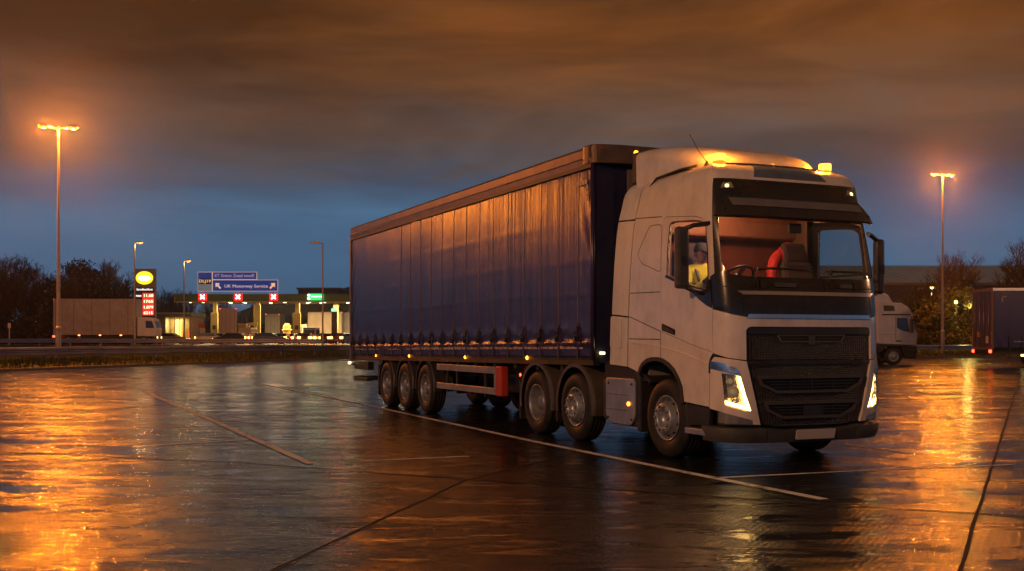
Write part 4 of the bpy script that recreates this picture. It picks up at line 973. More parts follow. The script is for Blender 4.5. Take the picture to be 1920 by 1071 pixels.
for s_ in (-1, 1):
    g = MB(); nx, nz = 300, 64; X0, X1 = XF-.01, XR+.03
    for i in range(nx+1):
        x = X0+(X1-X0)*i/nx
        for j in range(nz+1):
            zb_ = zbot(x); z = zb_+.005+(ztop(x)-.02-zb_)*(j/nz)**1.5; g.v.append((x, s_*(1.262+cy(x, z, X0, X1)), z))
    for i in range(nx):
        for j in range(nz): a = i*(nz+1)+j; g.f.append((a, a+nz+1, a+nz+2, a+1)); g.sm.append(True)
    g.build('curtain', CURT, TL)
    for k_, x in enumerate(straps[::-1]):            # webbing welded down the sheet above each strap
        if k_ > 13: break
        g = MB(); zs = [zbot(x)+.5+(3.55-zbot(x))*j/24 for j in range(19)]
        for z in [zbot(x)+.48+(ztop(x)-.06-zbot(x)-.48)*j/24 for j in range(25)]:
            for dx, dy in ((-.017, -.003), (-.014, .005), (.014, .005), (.017, -.003)): g.v.append((x+dx, s_*(1.262+cy(x+dx, z, X0, X1)+dy), z))
        for j in range(24):
            for m_ in range(3): a = j*4+m_; g.f.append((a, a+1, a+5, a+4)); g.sm.append(True)
        g.build('curtain_webbing', WEB, TL)
    # roof cant rail
    g = MB(); g.prism([(s_*1.30, 4.16), (s_*1.31, 4.24), (s_*1.29, 4.27), (s_*1.30, 4.39), (s_*1.27, 4.43), (s_*1.15, 4.44), (s_*1.15, 4.16)], XF+.02, XR, 'x')
    g.build('cant_rail', mat('rail_alloy', (.24, .16, .10), .30, .6, .3, 3, .1, 30, dirt=.4), TL)
    g = MB(); g.prism([(s_*1.301, 4.10), (s_*1.305, 4.158), (s_*1.24, 4.158), (s_*1.24, 4.10)], XF+.01, XR, 'x'); g.build('curtain_track', BLACK, TL)
    # straps with buckles: one each side is copied along
    st = MB(); y = 1.275
    st.box(-.022, .022, y+.005, y+.012, -.02, .34); st.box(-.028, .028, y+.012, y+.04, .30, .47, bev=.01); st.box(-.012, .012, y+.01, y+.07, .25, .33, bev=.005); st.tube([(-.02, y+.03, .40), (.0, y+.06, .36), (.015, y+.045, .27)], .009, 5); st.box(-.018, .018, y+.004, y+.010, .45, .52)
    if s_ < 0: st.v = [(a, -b, c) for a, b, c in st.v]
    strap0 = st.build('curtain_strap', BLACK, TL, loc=(straps[0], 0, zbot(straps[0])-.02))
    for x in straps[1:]:
        c = strap0.copy(); COL.objects.link(c); c.parent = TL; c.location = (x, 0, zbot(x)-.02)
    # reflective tape and side rave
    g = MB(); kx = 90; x = XF-.15
    for k in range(64):
        x0 = XF-.30-k*.2; x1 = x0-.175
        if x1 < XR+.2: break
        g.add([(a, s_*(1.268+.004), zbot(a)+z) for z in (.115, .175) for a in (x0, x1)], [(0, 1, 3, 2)])
    g.build('reflective_tape', mat('tape_pale', (.55, .40, .34), .4, 0, .5, 5), TL)
    pts = []
    g = MB(); g.prism([(s_*1.24, 1.0), (s_*1.24, 1.0)], 0, 0) if False else None
    g.add([(x, s_*y_, zbot(x)+dz) for x in (XF, XR) for (y_, dz) in ((1.235, -.02), (1.25, -.13), (1.15, -.14), (1.15, .05), (1.235, .05))],
          [(0, 1, 6, 5), (1, 2, 7, 6), (2, 3, 8, 7), (3, 4, 9, 8), (4, 0, 5, 9), (0, 4, 3, 2, 1), (5, 6, 7, 8, 9)])
    g.build('side_rave', mat('rave_black', (.006, .006, .006), .6), TL)
    # amber side markers under the rave
    for px_, py_ in ((705, 666.5), (768, 667.5), (873, 669.8), (989, 671)):
        x_, z_ = side(px_, py_)
        MB().lathe([(.032, 0), (.032, s_*.015), (.018, s_*.028), (.001, s_*.03)], 12, 'y', (x_, s_*1.25, z_)).build('side_marker', AMBER, TL)
    # side guard between axles and legs
    xa, xb = side(817, 700)[0], side(926, 700)[0]; xc = side(939, 700)[0]
    g = MB(); g.box(xa, xb+.04, min(s_*1.2, s_*1.235), max(s_*1.2, s_*1.235), .93, 1.06, bev=.01).box(xa, xb+.04, min(s_*1.2, s_*1.235), max(s_*1.2, s_*1.235), .555, .68, bev=.01)
    g.box(xb-.02, xb+.06, min(s_*1.19, s_*1.24), max(s_*1.19, s_*1.24), .556, 1.058)
    gd = g.build('side_guard', GUARD, TL)
    MB().box(xb+.062, xc, min(s_*1.10, s_*1.245), max(s_*1.10, s_*1.245), .54, 1.075, bev=.02).build('guard_end', mat('bright_red_end', (.55, .04, .02), .5, 0, .2, 4, dirt=.2), gd)
    for x in (xa+.5, xb-.55, xb-2.0): MB().box(x-.03, x+.03, min(s_*1.15, s_*1.195), max(s_*1.15, s_*1.195), .5, 1.2).build('guard_post', CHAS, gd)
    # landing leg
    xl = side(967, 720)[0]
    lgp = MB().box(xl-.07, xl+.07, min(s_*.92, s_*1.06), max(s_*.92, s_*1.06), .45, 1.2, bev=.01).build('landing_leg', REDP, TL)
    MB().box(xl-.05, xl+.05, min(s_*.94, s_*1.04), max(s_*.94, s_*1.04), .26, .45).box(xl-.14, xl+.14, s_*.99-.12, s_*.99+.12, .22, .26, bev=.01).build('leg_foot', REDP, lgp)
    MB().tube([(xl, s_*1.06, .85), (xl, s_*1.16, .85), (xl+.03, s_*1.17, .65)], .014, 6).build('leg_crank', CHAS, lgp)
    for xw in (-9.47, -10.83, -12.16):
        wheel('trailer', (xw, s_*1.08, .52), TL, s_ > 0)
        g = MB(); n = 22
        for k in range(n+1):
            a = R(-8)+(math.pi+R(16))*k/n; ca, sa = math.cos(a), math.sin(a)
            for (r_, y) in ((.60, .82), (.60, 1.22), (.59, 1.24), (.545, 1.24), (.58, 1.2)): g.v.append((xw+r_*ca, s_*y, .56+r_*1.03*sa))
        for k in range(n):
            for j in range(4): a = k*5+j; g.f.append((a, a+1, a+6, a+5)); g.sm.append(False)
        g.build('mudguard', mat('black_guard', (.05, .042, .038), .3, 0, .3, 5, dirt=.4), TL)
    MB().box(-12.85, -12.82, min(s_*.8, s_*1.22), max(s_*.8, s_*1.22), .22, .95).build('mudflap', BLACK, TL)
    # rear corner post, lit front marker
    MB().box(XR-.06, XR+.03, min(s_*1.2, s_*1.305), max(s_*1.2, s_*1.305), zbot(XR)-.16, 4.16).build('rear_post', mat('post_alloy', (.30, .22, .18), .35, .5), TL)
    xk, zk = side(1127, 661)
    MB().box(XF-.02, XF+.07, s_*1.12-.03, s_*1.12+.03, 1.33, 1.37, bev=.01).build('front_marker', MARKW, TL)
# front bulkhead
NAVY = mat('navy_bulkhead', (.012, .016, .07), .5, 0, .3, 2, .2, 10, dirt=.2)
MB().box(XF-.05, XF-.005, -1.255, 1.255, 1.2, 4.16).build('bulkhead', NAVY, TL)
g = MB()
for y in (-.62, 0, .62): g.box(XF-.004, XF+.05, y-.06, y+.06, 1.3, 4.1)
g.build('bulkhead_post', mat('bulkhead_post_grey', (.20, .17, .15), .5, .3), TL)
MB().tube([(XF-.01, -1.26, 1.25), (XF-.01, -1.26, 4.15)], .035, 10).tube([(XF-.01, 1.26, 1.25), (XF-.01, 1.26, 4.15)], .035, 10).build('tension_pole', CURT, TL)
HDR = mat('header_alloy', (.16, .095, .05), .38, .4, .35, 3, .2, 30, dirt=.5)
g = MB(); g.prism(rounded([(XF-.30, -1.31), (XF+.06, -1.31), (XF+.16, -.9), (XF+.16, .9), (XF+.06, 1.31), (XF-.30, 1.31)], .12, 5), 4.16, 4.44, 'z')
hd = g.build('front_header', HDR, TL, bevel=.012)
g = MB(); g.box(XF+.158, XF+.163, -.66, -.65, 4.17, 4.43); g.build('header_joint', SEAMM, hd)
MB().lathe([(.04, 0), (.04, .012), (.02, .025), (.001, .027)], 14, 'x', (XF+.155, -.62, 4.33)).build('header_lamp', AMBER, hd)
# conspicuity marks at the top front corner of the curtain
g = MB(); mk = mat('tape_pale', (.55, .4, .34))
for k in range(4): x0 = XF-.13-.085*k; g.box(x0-.07, x0, -1.293, -1.288, 3.87, 3.94)
for k in range(3): g.box(XF-.15, XF-.10, -1.293, -1.288, 3.62+.085*k, 3.69+.085*k)
g.build('corner_mark', mk, TL)
# floor, roof, frame
MB().box(XR, XF-.05, -1.24, 1.24, 1.20, 1.27).build('trailer_floor', CHAS, TL)
MB().box(XR, XF+.02, -1.2, 1.2, 4.42, 4.45).build('trailer_roof', mat('roof_sheet', (.35, .33, .3), .4), TL)
g = MB(); g.box(XR+.1, XF-.4, -.55, -.40, .80, 1.2); g.box(XR+.1, XF-.4, .40, .55, .80, 1.2)
for k in range(14): g.box(XF-1.2-.9*k, XF-1.1-.9*k, -1.2, 1.2, 1.05, 1.2)
for xw in (-9.47, -10.83, -12.16): g.tube([(xw, -1, .52), (xw, 1, .52)], .065, 10); g.box(xw-.5, xw+.1, -.52, -.42, .45, .85); g.box(xw-.5, xw+.1, .42, .52, .45, .85)
g.box(-8.6, -7.3, -.35, .35, .62, .95); g.box(-5.9, -5.2, -.9, -.5, .6, 1.1)
g.build('trailer_frame', CHAS, TL)
MB().box(XR-.07, XR-.03, -1.28, 0, 1.15, 4.15).box(XR-.07, XR-.03, .01, 1.28, 1.15, 4.15).build('rear_doors', mat('rear_door_paint', (.25, .22, .2), .5), TL)
g = MB(); g.box(XR+.05, XR+1.25, -1.2, -1.05, .80, 1.0, bev=.01).box(XR+.05, XR+1.15, -1.2, -1.05, .52, .60, bev=.01).box(XR, XR+.1, -1.2, 1.2, .5, .62)
rb = g.build('rear_underrun', CHAS, TL)
MB().tube([(XR+.15, -1.15, .9), (XR-.05, -1.27, .93)], .03, 6).build('outline_stalk', BLACK, rb)
MB().lathe([(.035, -.03), (.035, .03), (.001, .035)], 10, 'x', (XR-.06, -1.30, .95)).build('outline_lamp', MARKW, rb)
# ================================================================== lamp masts and street lamps
def lantern(parent, p, s, Lh=.62, lit=True, power=0):
    x, y, z = p
    b = MB(); b.prism([(x-s*.05, z+.02), (x+s*.12, z+.16), (x+s*Lh, z+.10), (x+s*(Lh+.06), z+.0), (x, z-.02)], y-.14, y+.14)
    b = b.build('lantern', POLE, parent, bevel=.03)
    if lit:
        MB().lathe([(.001, -.10), (.10, -.085), (.16, -.03), (.17, .02)], 18, 'z', (0, 0, 0)).build('lantern_lens', SODIUM, b, loc=(x+s*Lh*.55, y, z-.01)).scale = (1.6, 1, 1)
        if power: light('lantern_light', 'POINT', (x+s*Lh*.55, y, z-.16), power, LCOL, b, .13)
    else: MB().box(x+s*.1, x+s*Lh, y-.1, y+.1, z-.03, z-.005).build('lantern_lens', mat('unlit_lens', (.1, .1, .1), .3), b)
def mast(loc, H, label, power, tilt=0):
    t = thing('lamp_mast', label, 'lamp post', loc, tilt, 'tall twin-headed lamp masts')
    MB().lathe([(.17, 0), (.165, 2.0), (.15, 2.05), (.12, 2.15), (.085, H*.6), (.06, H-.1), (.055, H)], 16, 'z').build('pole', POLE, t)
    MB().lathe([(.172, 1.96), (.18, 2.0), (.172, 2.06), (.13, 2.12)], 16, 'z').build('collar', ALU, t)
    MB().tube([(-.55, 0, H+.03), (0, 0, H-.02), (.55, 0, H+.0)], .045, 8).lathe([(.08, H-.15), (.085, H+.06), (.04, H+.12)], 12, 'z').build('cross_arm', POLE, t)
    lantern(t, (-.50, 0, H+.06), -1, power=power); lantern(t, (.50, 0, H+.02), 1, power=power)
    return t
PW = 9000; LCOL = (1, .24, .012)
pL = wp(109.5, 676, 66); mast((pL.x, 66, .25), 14.2, 'tall double lamp mast glowing orange at the left edge, behind the barrier', PW, R(10))
pR = wp(1767.5, 650, 97); mast((pR.x, 84+13, .3), (HC+(HZ-328)*97/FP)-.3, 'tall double lamp mast glowing orange between the white cab and the blue trailer', PW*.85, R(8))
# the same masts stand round the yard out of view: beyond the left edge and behind the camera
m3 = mast((-40, 62, .2), 12.5, 'tall double lamp mast outside the left edge of the picture', PW*.48, R(10))
LCOL = (1, .46, .20)
fill_mast = mast((44, 24, 0), 12.0, 'unseen double lamp mast added beyond the right edge to light the parked cab', PW*.42, R(-10))  # unseen mast added to brighten the parked white cab and blue trailer
m4 = mast((-17, -9, 0), 12.0, 'tall double lamp mast behind the camera', PW*.95, R(20))
def street_lamp(px, top, D, zg, lit, s, label, L=.55):
    b = wp(px, top, D); H = b.z-zg
    t = thing('street_lamp', label, 'street lamp', (b.x, D, zg), 0, 'single-headed street lamps along the road')
    MB().lathe([(.13, 0), (.125, 1.3), (.09, 1.45), (.065, H)], 12, 'z').build('pole', POLE, t)
    MB().tube([(0, 0, H-.1), (0, 0, H+.02), (s*.3, 0, H+.06)], .045, 8).build('bracket', POLE, t)
    lantern(t, (s*.25, 0, H+.05), s, L, lit)
    if lit: light('lantern_light', 'POINT', (s*.6, 0, H-.25), 260, (1, .5, .14), t, .15)
street_lamp(252.5, 456, 110, .97, True, 1, 'single street lamp lit orange, directly left of the fuel price sign')
street_lamp(345, 490, 128, 1.0, True, 1, 'shorter lit street lamp between the price sign and the blue road sign')
street_lamp(605, 457, 108, .9, False, -1, 'dark unlit street lamp standing right of the green canopy sign', .9)

# ================================================================== crash barriers
def barrier(pts, zf, hgt, label, step, beam=.42, grp=None):
    t = thing('crash_barrier', label, 'crash barrier', (0, 0, 0)); P = []
    prof = [(-.05, 0), (.07, .04), (.07, .14), (-.05, .18), (-.05, .24), (.07, .28), (.07, .38), (-.05, .42)]
    g = MB(); rows = []
    for (ax, ay), (bx_, by) in zip(pts, pts[1:]):
        a, b = Vector((ax, ay, 0)), Vector((bx_, by, 0)); k = max(1, int((b-a).length/3)); P += [a.lerp(b, i/k) for i in range(k)]
    P.append(Vector((*pts[-1], 0)))
    for i, p in enumerate(P):
        d = (P[min(i+1, len(P)-1)]-P[max(0, i-1)]).normalized(); nr = Vector((d.y, -d.x, 0)); z = zf(p)+hgt-beam+.012*math.sin(i*2.1)
        for (u, v) in prof: g.v.append(tuple(p+nr*u*1.3+Vector((0, 0, z+v*beam/.42))))
    n = len(prof)
    for i in range(len(P)-1):
        for k in range(n-1): a = i*n+k; g.f.append((a, a+1, a+n+1, a+n)); g.sm.append(False)
    g.build('beam', STEEL, t, fix=False)
    L = 0; prev = P[0]; nxt = 1.0; proto = None
    for i in range(len(P)-1):
        a, b = P[i], P[i+1]; seg = (b-a).length
        while nxt <= L+seg:
            p = a.lerp(b, (nxt-L)/seg); z = zf(p); d = (b-a).normalized()
            if proto is None:
                proto = MB().box(-.05, .05, .03, .15, -.35, hgt-.06).build('post', STEEL, t); o = proto
            else: o = proto.copy(); COL.objects.link(o); o.parent = t
            o.location = (p.x, p.y, z); o.rotation_euler = (0, 0, math.atan2(d.y, d.x)); nxt += step
        L += seg
    return t
zv = lambda p: vz(p.x, p.y)
barrier([(-46, 20), (-28.3, 60), (-14.6, 91.5)], zv, .86, 'long grey roadside barrier nearest the lorry park on the left verge', 4.6, .48)
barrier([(-14.6, 91.5), (-11, 96), (10, 97.2), (75, 97.5)], lambda p: .22, .86, 'grey roadside barrier on the right, behind the parked white cab', 4.6, .42)
barrier([(-110, 102), (-48, 103.5), (-18.5, 105)], lambda p: .78, .86, 'farther grey barrier along the road, in front of the filling station', 2.9, .40)

# rough grass and dead stalks on the verge, too many to count
g = MB(); rg = random.Random(21)
for _ in range(26000):
    if rg.random() < .8:
        u = rg.random(); kx_, ky_ = -27+14*u+rg.uniform(-.2, .2), 0; ky_ = kerbY(kx_); a = rg.random()**.7*9; x, y = kx_-a*.75, ky_+a*.9
    else: x = rg.uniform(28, 48); y = kerbY(x)+rg.random()*6
    if y < kerbY(x)+.15: continue
    z = vz(x, y); h = rg.uniform(.06, .26)*(1.6 if noise.noise(Vector((x*.5, y*.5, 0))) > .15 else .8); t = rg.uniform(0, 3.14); w = rg.uniform(.02, .05); o = len(g.v); dx, dy = math.cos(t)*w, math.sin(t)*w
    g.v += [(x-dx, y-dy, z-.02), (x+dx, y+dy, z-.02), (x+rg.uniform(-.12, .12), y+rg.uniform(-.12, .12), z+h)]; g.f.append((o, o+1, o+2)); g.sm.append(False)
tag(g.build('grass', mat('rough_grass_blade', (.042, .052, .012), .8, 0, .8, .8), fix=False), 'rough winter grass on the verge beyond the kerb', 'grass', kind='stuff')
# ================================================================== trees
TWIG = mat('bark_and_twigs', (.030, .020, .015), .9, 0, .5, 2)
TWIGR = mat('reddish_twigs', (.052, .024, .015), .9, 0, .5, 2)
LEAFD = mat('dark_evergreen_leaf', (.012, .018, .010), .8, 0, .6, 2)
LEAFG = mat('olive_leaf', (.075, .070, .018), .75, 0, .6, 2)
def stick(g, a, b, ra, rb):
    d = (b-a); u = d.cross(Vector((.3, .2, 1))).normalized(); w = d.cross(u).normalized(); o = len(g.v)
    for k in range(3):
        t = 2.094*k; g.v.append(tuple(a+(u*math.cos(t)+w*math.sin(t))*ra))
    for k in range(3):
        t = 2.094*k; g.v.append(tuple(b+(u*math.cos(t)+w*math.sin(t))*rb))
    for k in range(3): g.f.append((o+k, o+(k+1) % 3, o+3+(k+1) % 3, o+3+k)); g.sm.append(True)
def bare_tree(seed, H, spread=1.0, lo=.12, levels=5, rmin=.013):
    rnd = random.Random(seed); tr = MB(); cr = MB()
    def grow(p, d, L, r, lv):
        g = tr if lv == 0 else cr; n = 3 if lv < 2 else 2; q_ = p
        for i in range(n):
            d = (d+Vector((rnd.uniform(-1, 1), rnd.uniform(-1, 1), rnd.uniform(-.3, .8)))*.14).normalized()
            e = q_+d*(L/n); stick(g, q_, e, r*(1-.22*i/n), max(rmin, r*(1-.22*(i+1)/n))); q_ = e
            if lv < levels and (lv > 0 or i >= 1 or rnd.random() < .5):
                for _ in range(2 if lv < 3 else 1+(rnd.random() < .7)):
                    ax = Vector((rnd.uniform(-1, 1), rnd.uniform(-1, 1), rnd.uniform(-.1, .5))).normalized()
                    grow(q_, (d*.75+ax*spread*.85).normalized(), L*rnd.uniform(.5, .72), max(rmin, r*.52), lv+1)
        if lv < levels: grow(q_, (d+Vector((rnd.uniform(-.3, .3), rnd.uniform(-.3, .3), .2))).normalized(), L*.66, max(rmin, r*.62), lv+1)
    grow(Vector((0, 0, 0)), Vector((0, 0, 1)), H*.36, H*.022, 0)
    return tr, cr
def leafy(seed, H, W, n, base=.0, sz=.28):
    rnd = random.Random(seed); tr = MB(); cr = MB(); cs = []
    stick(tr, Vector((0, 0, 0)), Vector((0, 0, H*.6)), H*.03, H*.012)
    for _ in range(34):
        a = rnd.uniform(0, 6.28); z = rnd.uniform(base+.06, 1)**.9; rr = W*.5*math.sqrt(max(.05, 1-(abs(z-.42)/.62)**2.2))*rnd.uniform(.25, 1.0)
        cs.append((Vector((rr*math.cos(a), rr*math.sin(a), H*z)), rnd.uniform(.35, .8)*W*.17)); 
        if rnd.random() < .5: stick(tr, Vector((0, 0, H*z*.6)), cs[-1][0], .05, .02)
    for _ in range(n):
        c, r = rnd.choice(cs); v = Vector((rnd.gauss(0, 1), rnd.gauss(0, 1), rnd.gauss(0, .8)))*r*.62; p = c+v
        if p.z < .05: p.z = rnd.uniform(.05, .5)
        u = Vector((rnd.uniform(-1, 1), rnd.uniform(-1, 1), rnd.uniform(-1, 1))).normalized(); w = u.cross(Vector((rnd.uniform(-1, 1), rnd.uniform(-1, 1), rnd.uniform(-1, 1)))).normalized(); s = sz*rnd.uniform(.5, 1.2); o = len(cr.v)
        cr.v += [tuple(p-u*s*.5), tuple(p+w*s*.28), tuple(p+u*s*.6), tuple(p-w*s*.28)]; cr.f.append((o, o+1, o+2, o+3)); cr.sm.append(False)
    return tr, cr
def make_tree(kind, pr, m, label, cat, loc, sc, group=None, mt=None):
    t = thing(kind, label, cat, loc, random.uniform(0, 6.28), group)
    pr[0].build('trunk', mt or TWIG, t, fix=False); pr[1].build('crown', m, t, fix=False); t.scale = (sc,)*3; return t
bl = ['bare dark winter tree in the tree belt at the left edge beyond the road', 'bare reddish-brown winter tree in the tree belt between the lamp mast and the price sign', 'bare winter tree behind the filling station canopy']
protos = [make_tree('bare_tree', bare_tree(11+i, 10, (1.0, .8, 1.15)[i]), (TWIG, TWIGR, TWIG)[i], bl[0], 'tree', (-66+5*i, 150, 1), 1, 'bare trees in the belt left of the price sign') for i in range(3)]
def place(proto, loc, sc, label, group):
    c = dup(proto, loc, random.uniform(0, 6.28), label, scale=(sc*random.uniform(.9, 1.2), sc*random.uniform(.9, 1.2), sc)); c['group'] = group
    return c
rnd = random.Random(5)
def top_y(px):   # skyline of the left tree belt in the photograph
    T = [(-60, 485), (0, 480), (40, 492), (70, 516), (110, 510), (150, 500), (190, 498), (240, 520), (300, 545), (330, 535), (400, 560), (700, 566)]
    return interp(T, px)
first = True
for i, px in enumerate([-150, -90, -40, -5, 12, 40, 66, 95, 130, 160, 186, 205, 232, 262, 300, 322, 352, 388]):
    D = (145 if px < 280 else 190)+rnd.uniform(-8, 14); H = HC+(HZ-top_y(px)-rnd.uniform(-6, 8))*D/FP-1.0
    p = protos[i % 3] if i < 3 else None; loc = ((px-CX)/FP*D, D, 1.0)
    lab, grp = (bl[0], 'bare trees at the left edge') if px < 100 else (bl[1], 'bare trees beside the price sign')
    if p: p.location = loc; p.scale = (H/9.0,)*3; p['label'] = lab; p['group'] = grp
    else: place(protos[i % 3], loc, H/9.0, lab, grp)
for px in (425, 470, 515, 560, 575, 610, 648, 690, 750, 820):
    D = 215+rnd.uniform(-5, 15); H = rnd.uniform(5, 8); place(protos[(px//5) % 3], ((px-CX)/FP*D, D, 1.0), H/9, bl[2], 'bare trees behind the filling station')
# dark evergreen beside the mast and low scrub along the belt
make_tree('evergreen_tree', leafy(3, 10.2, 6.5, 5200, .1, .42), LEAFD, 'dense dark evergreen tree right of the left lamp mast', 'tree', ((146-CX)/FP*140, 140, 1), 1.0)
make_tree('evergreen_tree', leafy(9, 8.2, 2.6, 1500, .5, .4), LEAFD, 'small dark ivy-clad treetop just left of the left lamp mast', 'tree', ((97-CX)/FP*141, 141, 1), 1.02)
g = MB(); rnd2 = random.Random(8)
for _ in range(30000):
    px = rnd2.uniform(-140, 700); D = rnd2.uniform(136, 150) if px < 285 else rnd2.uniform(200, 222); x = (px-CX)/FP*D
    Hs = (3.4+1.6*noise.noise(Vector((x*.13, 2, 0)))+.8*noise.noise(Vector((x*.9, 5, 0)))) if px < 285 else (3.2+1.4*noise.noise(Vector((x*.12, 2, 0))))
    z = 1+rnd2.random()**1.0*max(.5, Hs)*(.75+.5*rnd2.random()); p = Vector((x, D, z)); s = rnd2.uniform(.2, .55); o = len(g.v)
    u = Vector((rnd2.uniform(-1, 1), rnd2.uniform(-1, 1), rnd2.uniform(-.2, 1.6))).normalized(); w = u.cross(Vector((0, 1, 0))).normalized()
    g.v += [tuple(p-u*s*.6), tuple(p+w*s*.25), tuple(p+u*s*.8), tuple(p-w*s*.25)]; g.f.append((o, o+1, o+2, o+3)); g.sm.append(False)
tag(g.build('undergrowth', TWIG, fix=False), 'dark tangled undergrowth below the trees beyond the road', 'undergrowth', kind='stuff')
# shrubs and trees on the right, before the warehouse
shr = [(1734, 108, 4.6, 5.2, LEAFD, 'dark round shrub just right of the parked white cab'), (1762, 106, 4.2, 5.0, LEAFG, 'brownish shrub at the foot of the right lamp mast'), (1796, 107, 5.4, 6.0, LEAFG, 'yellow-lit leafy bush between the right lamp mast and the blue trailer'), (1822, 109, 5.6, 4.5, LEAFD, 'dark shrub touching the back of the blue trailer')]
for i, (px, D, H, W, m_, lab) in enumerate(shr):
    make_tree('shrub', leafy(30+i, H, W, 3400, .0, .30), m_, lab, 'shrub', ((px-CX)/FP*D, D, .85), 1.0)
for i, (px, D, H, lab) in enumerate([(1776, 112, 9.3, 'bare spindly tree rising behind the right lamp mast'), (1806, 113, 7.6, 'small bare tree left of the blue trailer'), (1722, 114, 6.8, 'low bare tree behind the nose of the parked white cab'), (1925, 116, 11, 'bare tree at the right edge behind the blue trailer')]):
    place(protos[(i+1) % 3], ((px-CX)/FP*D, D, .9), H/9, lab, 'bare trees in front of the warehouse')
wl = thing('wall_lamp_post', 'small bright yellow-white lamp glowing above the shrubs before the warehouse', 'lamp', ((1747-CX)/FP*118, 118, .9))
MB().lathe([(.06, 0), (.05, 6.3)], 8, 'z').build('pole', POLE, wl)
MB().lathe([(.001, .18), (.2, .12), (.24, 0), (.001, -.02)], 14, 'z', (0, 0, 6.4)).build('lamp_hood', POLE, wl)
MB().lathe([(.22, .0), (.18, -.16), (.001, -.24)], 14, 'z', (0, 0, 6.4)).build('lamp_globe', emit('yellow_white_glow', (1, .72, .25), 14), wl)
light('lamp_light', 'POINT', (0, -.3, 5.9), 420, (1, .75, .25), wl, .2)
fl_ = thing('flood_lamp', 'low yellow flood lamp hidden in the bush right of the lamp mast', 'lamp', ((1759-CX)/FP*110, 105.6, .9))
MB().box(-.05, .05, -.05, .05, 0, 4.4).build('post', BLACK, fl_); MB().box(-.13, .13, -.08, .08, 4.15, 4.45, bev=.02).build('lamp_face', emit('yellow_white_dim', (1, .66, .18), 5), fl_)
light('lamp_light', 'POINT', (.6, -1.3, 4.0), 260, (1, .72, .16), fl_, .2)

# ================================================================== warehouse
WH = thing('warehouse', 'long grey metal warehouse with a pale ribbed roof on the right', 'warehouse', (0, 0, 0))
x0, x1, y0 = 44, 150, 146
ze = HC+(HZ-532)*y0/FP; zr = ze+4.2
wm = mat('warehouse_cladding', (.075, .075, .095), .6, .1, .2, .3)
MB().box(x0, x1, y0, y0+60, .8, ze).build('wall', wm, WH)
g = MB()
for k in range(60): g.box(x0+1.7*k, x0+1.7*k+.25, y0-.05, y0-.003, 3.2, ze-.6)
g.build('cladding_rib', wm, WH)
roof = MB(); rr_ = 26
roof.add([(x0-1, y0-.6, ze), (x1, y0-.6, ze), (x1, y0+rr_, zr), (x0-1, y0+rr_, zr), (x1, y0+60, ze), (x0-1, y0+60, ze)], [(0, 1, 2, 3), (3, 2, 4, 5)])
rf = roof.build('roof', mat('pale_roof_sheet', (.45, .78, 1.0), .5, 0, .25, .12, .2, 3), WH)  # blue of the reflected low sky is put into this base colour
g = MB()
for k in range(70):
    x = x0+1.5*k; g.add([(x, y0-.5, ze+.07), (x+.12, y0-.5, ze+.07), (x+.12, y0+rr_, zr+.07), (x, y0+rr_, zr+.07)], [(0, 1, 2, 3)])
g.build('roof_rib', mat('roof_rib_sheet', (.15, .16, .19), .5), rf)
MB().box(x0-1.1, x1, y0-.85, y0-.6, ze-.25, ze+.12).build('gutter', mat('gutter_brown', (.16, .13, .12), .5), WH)

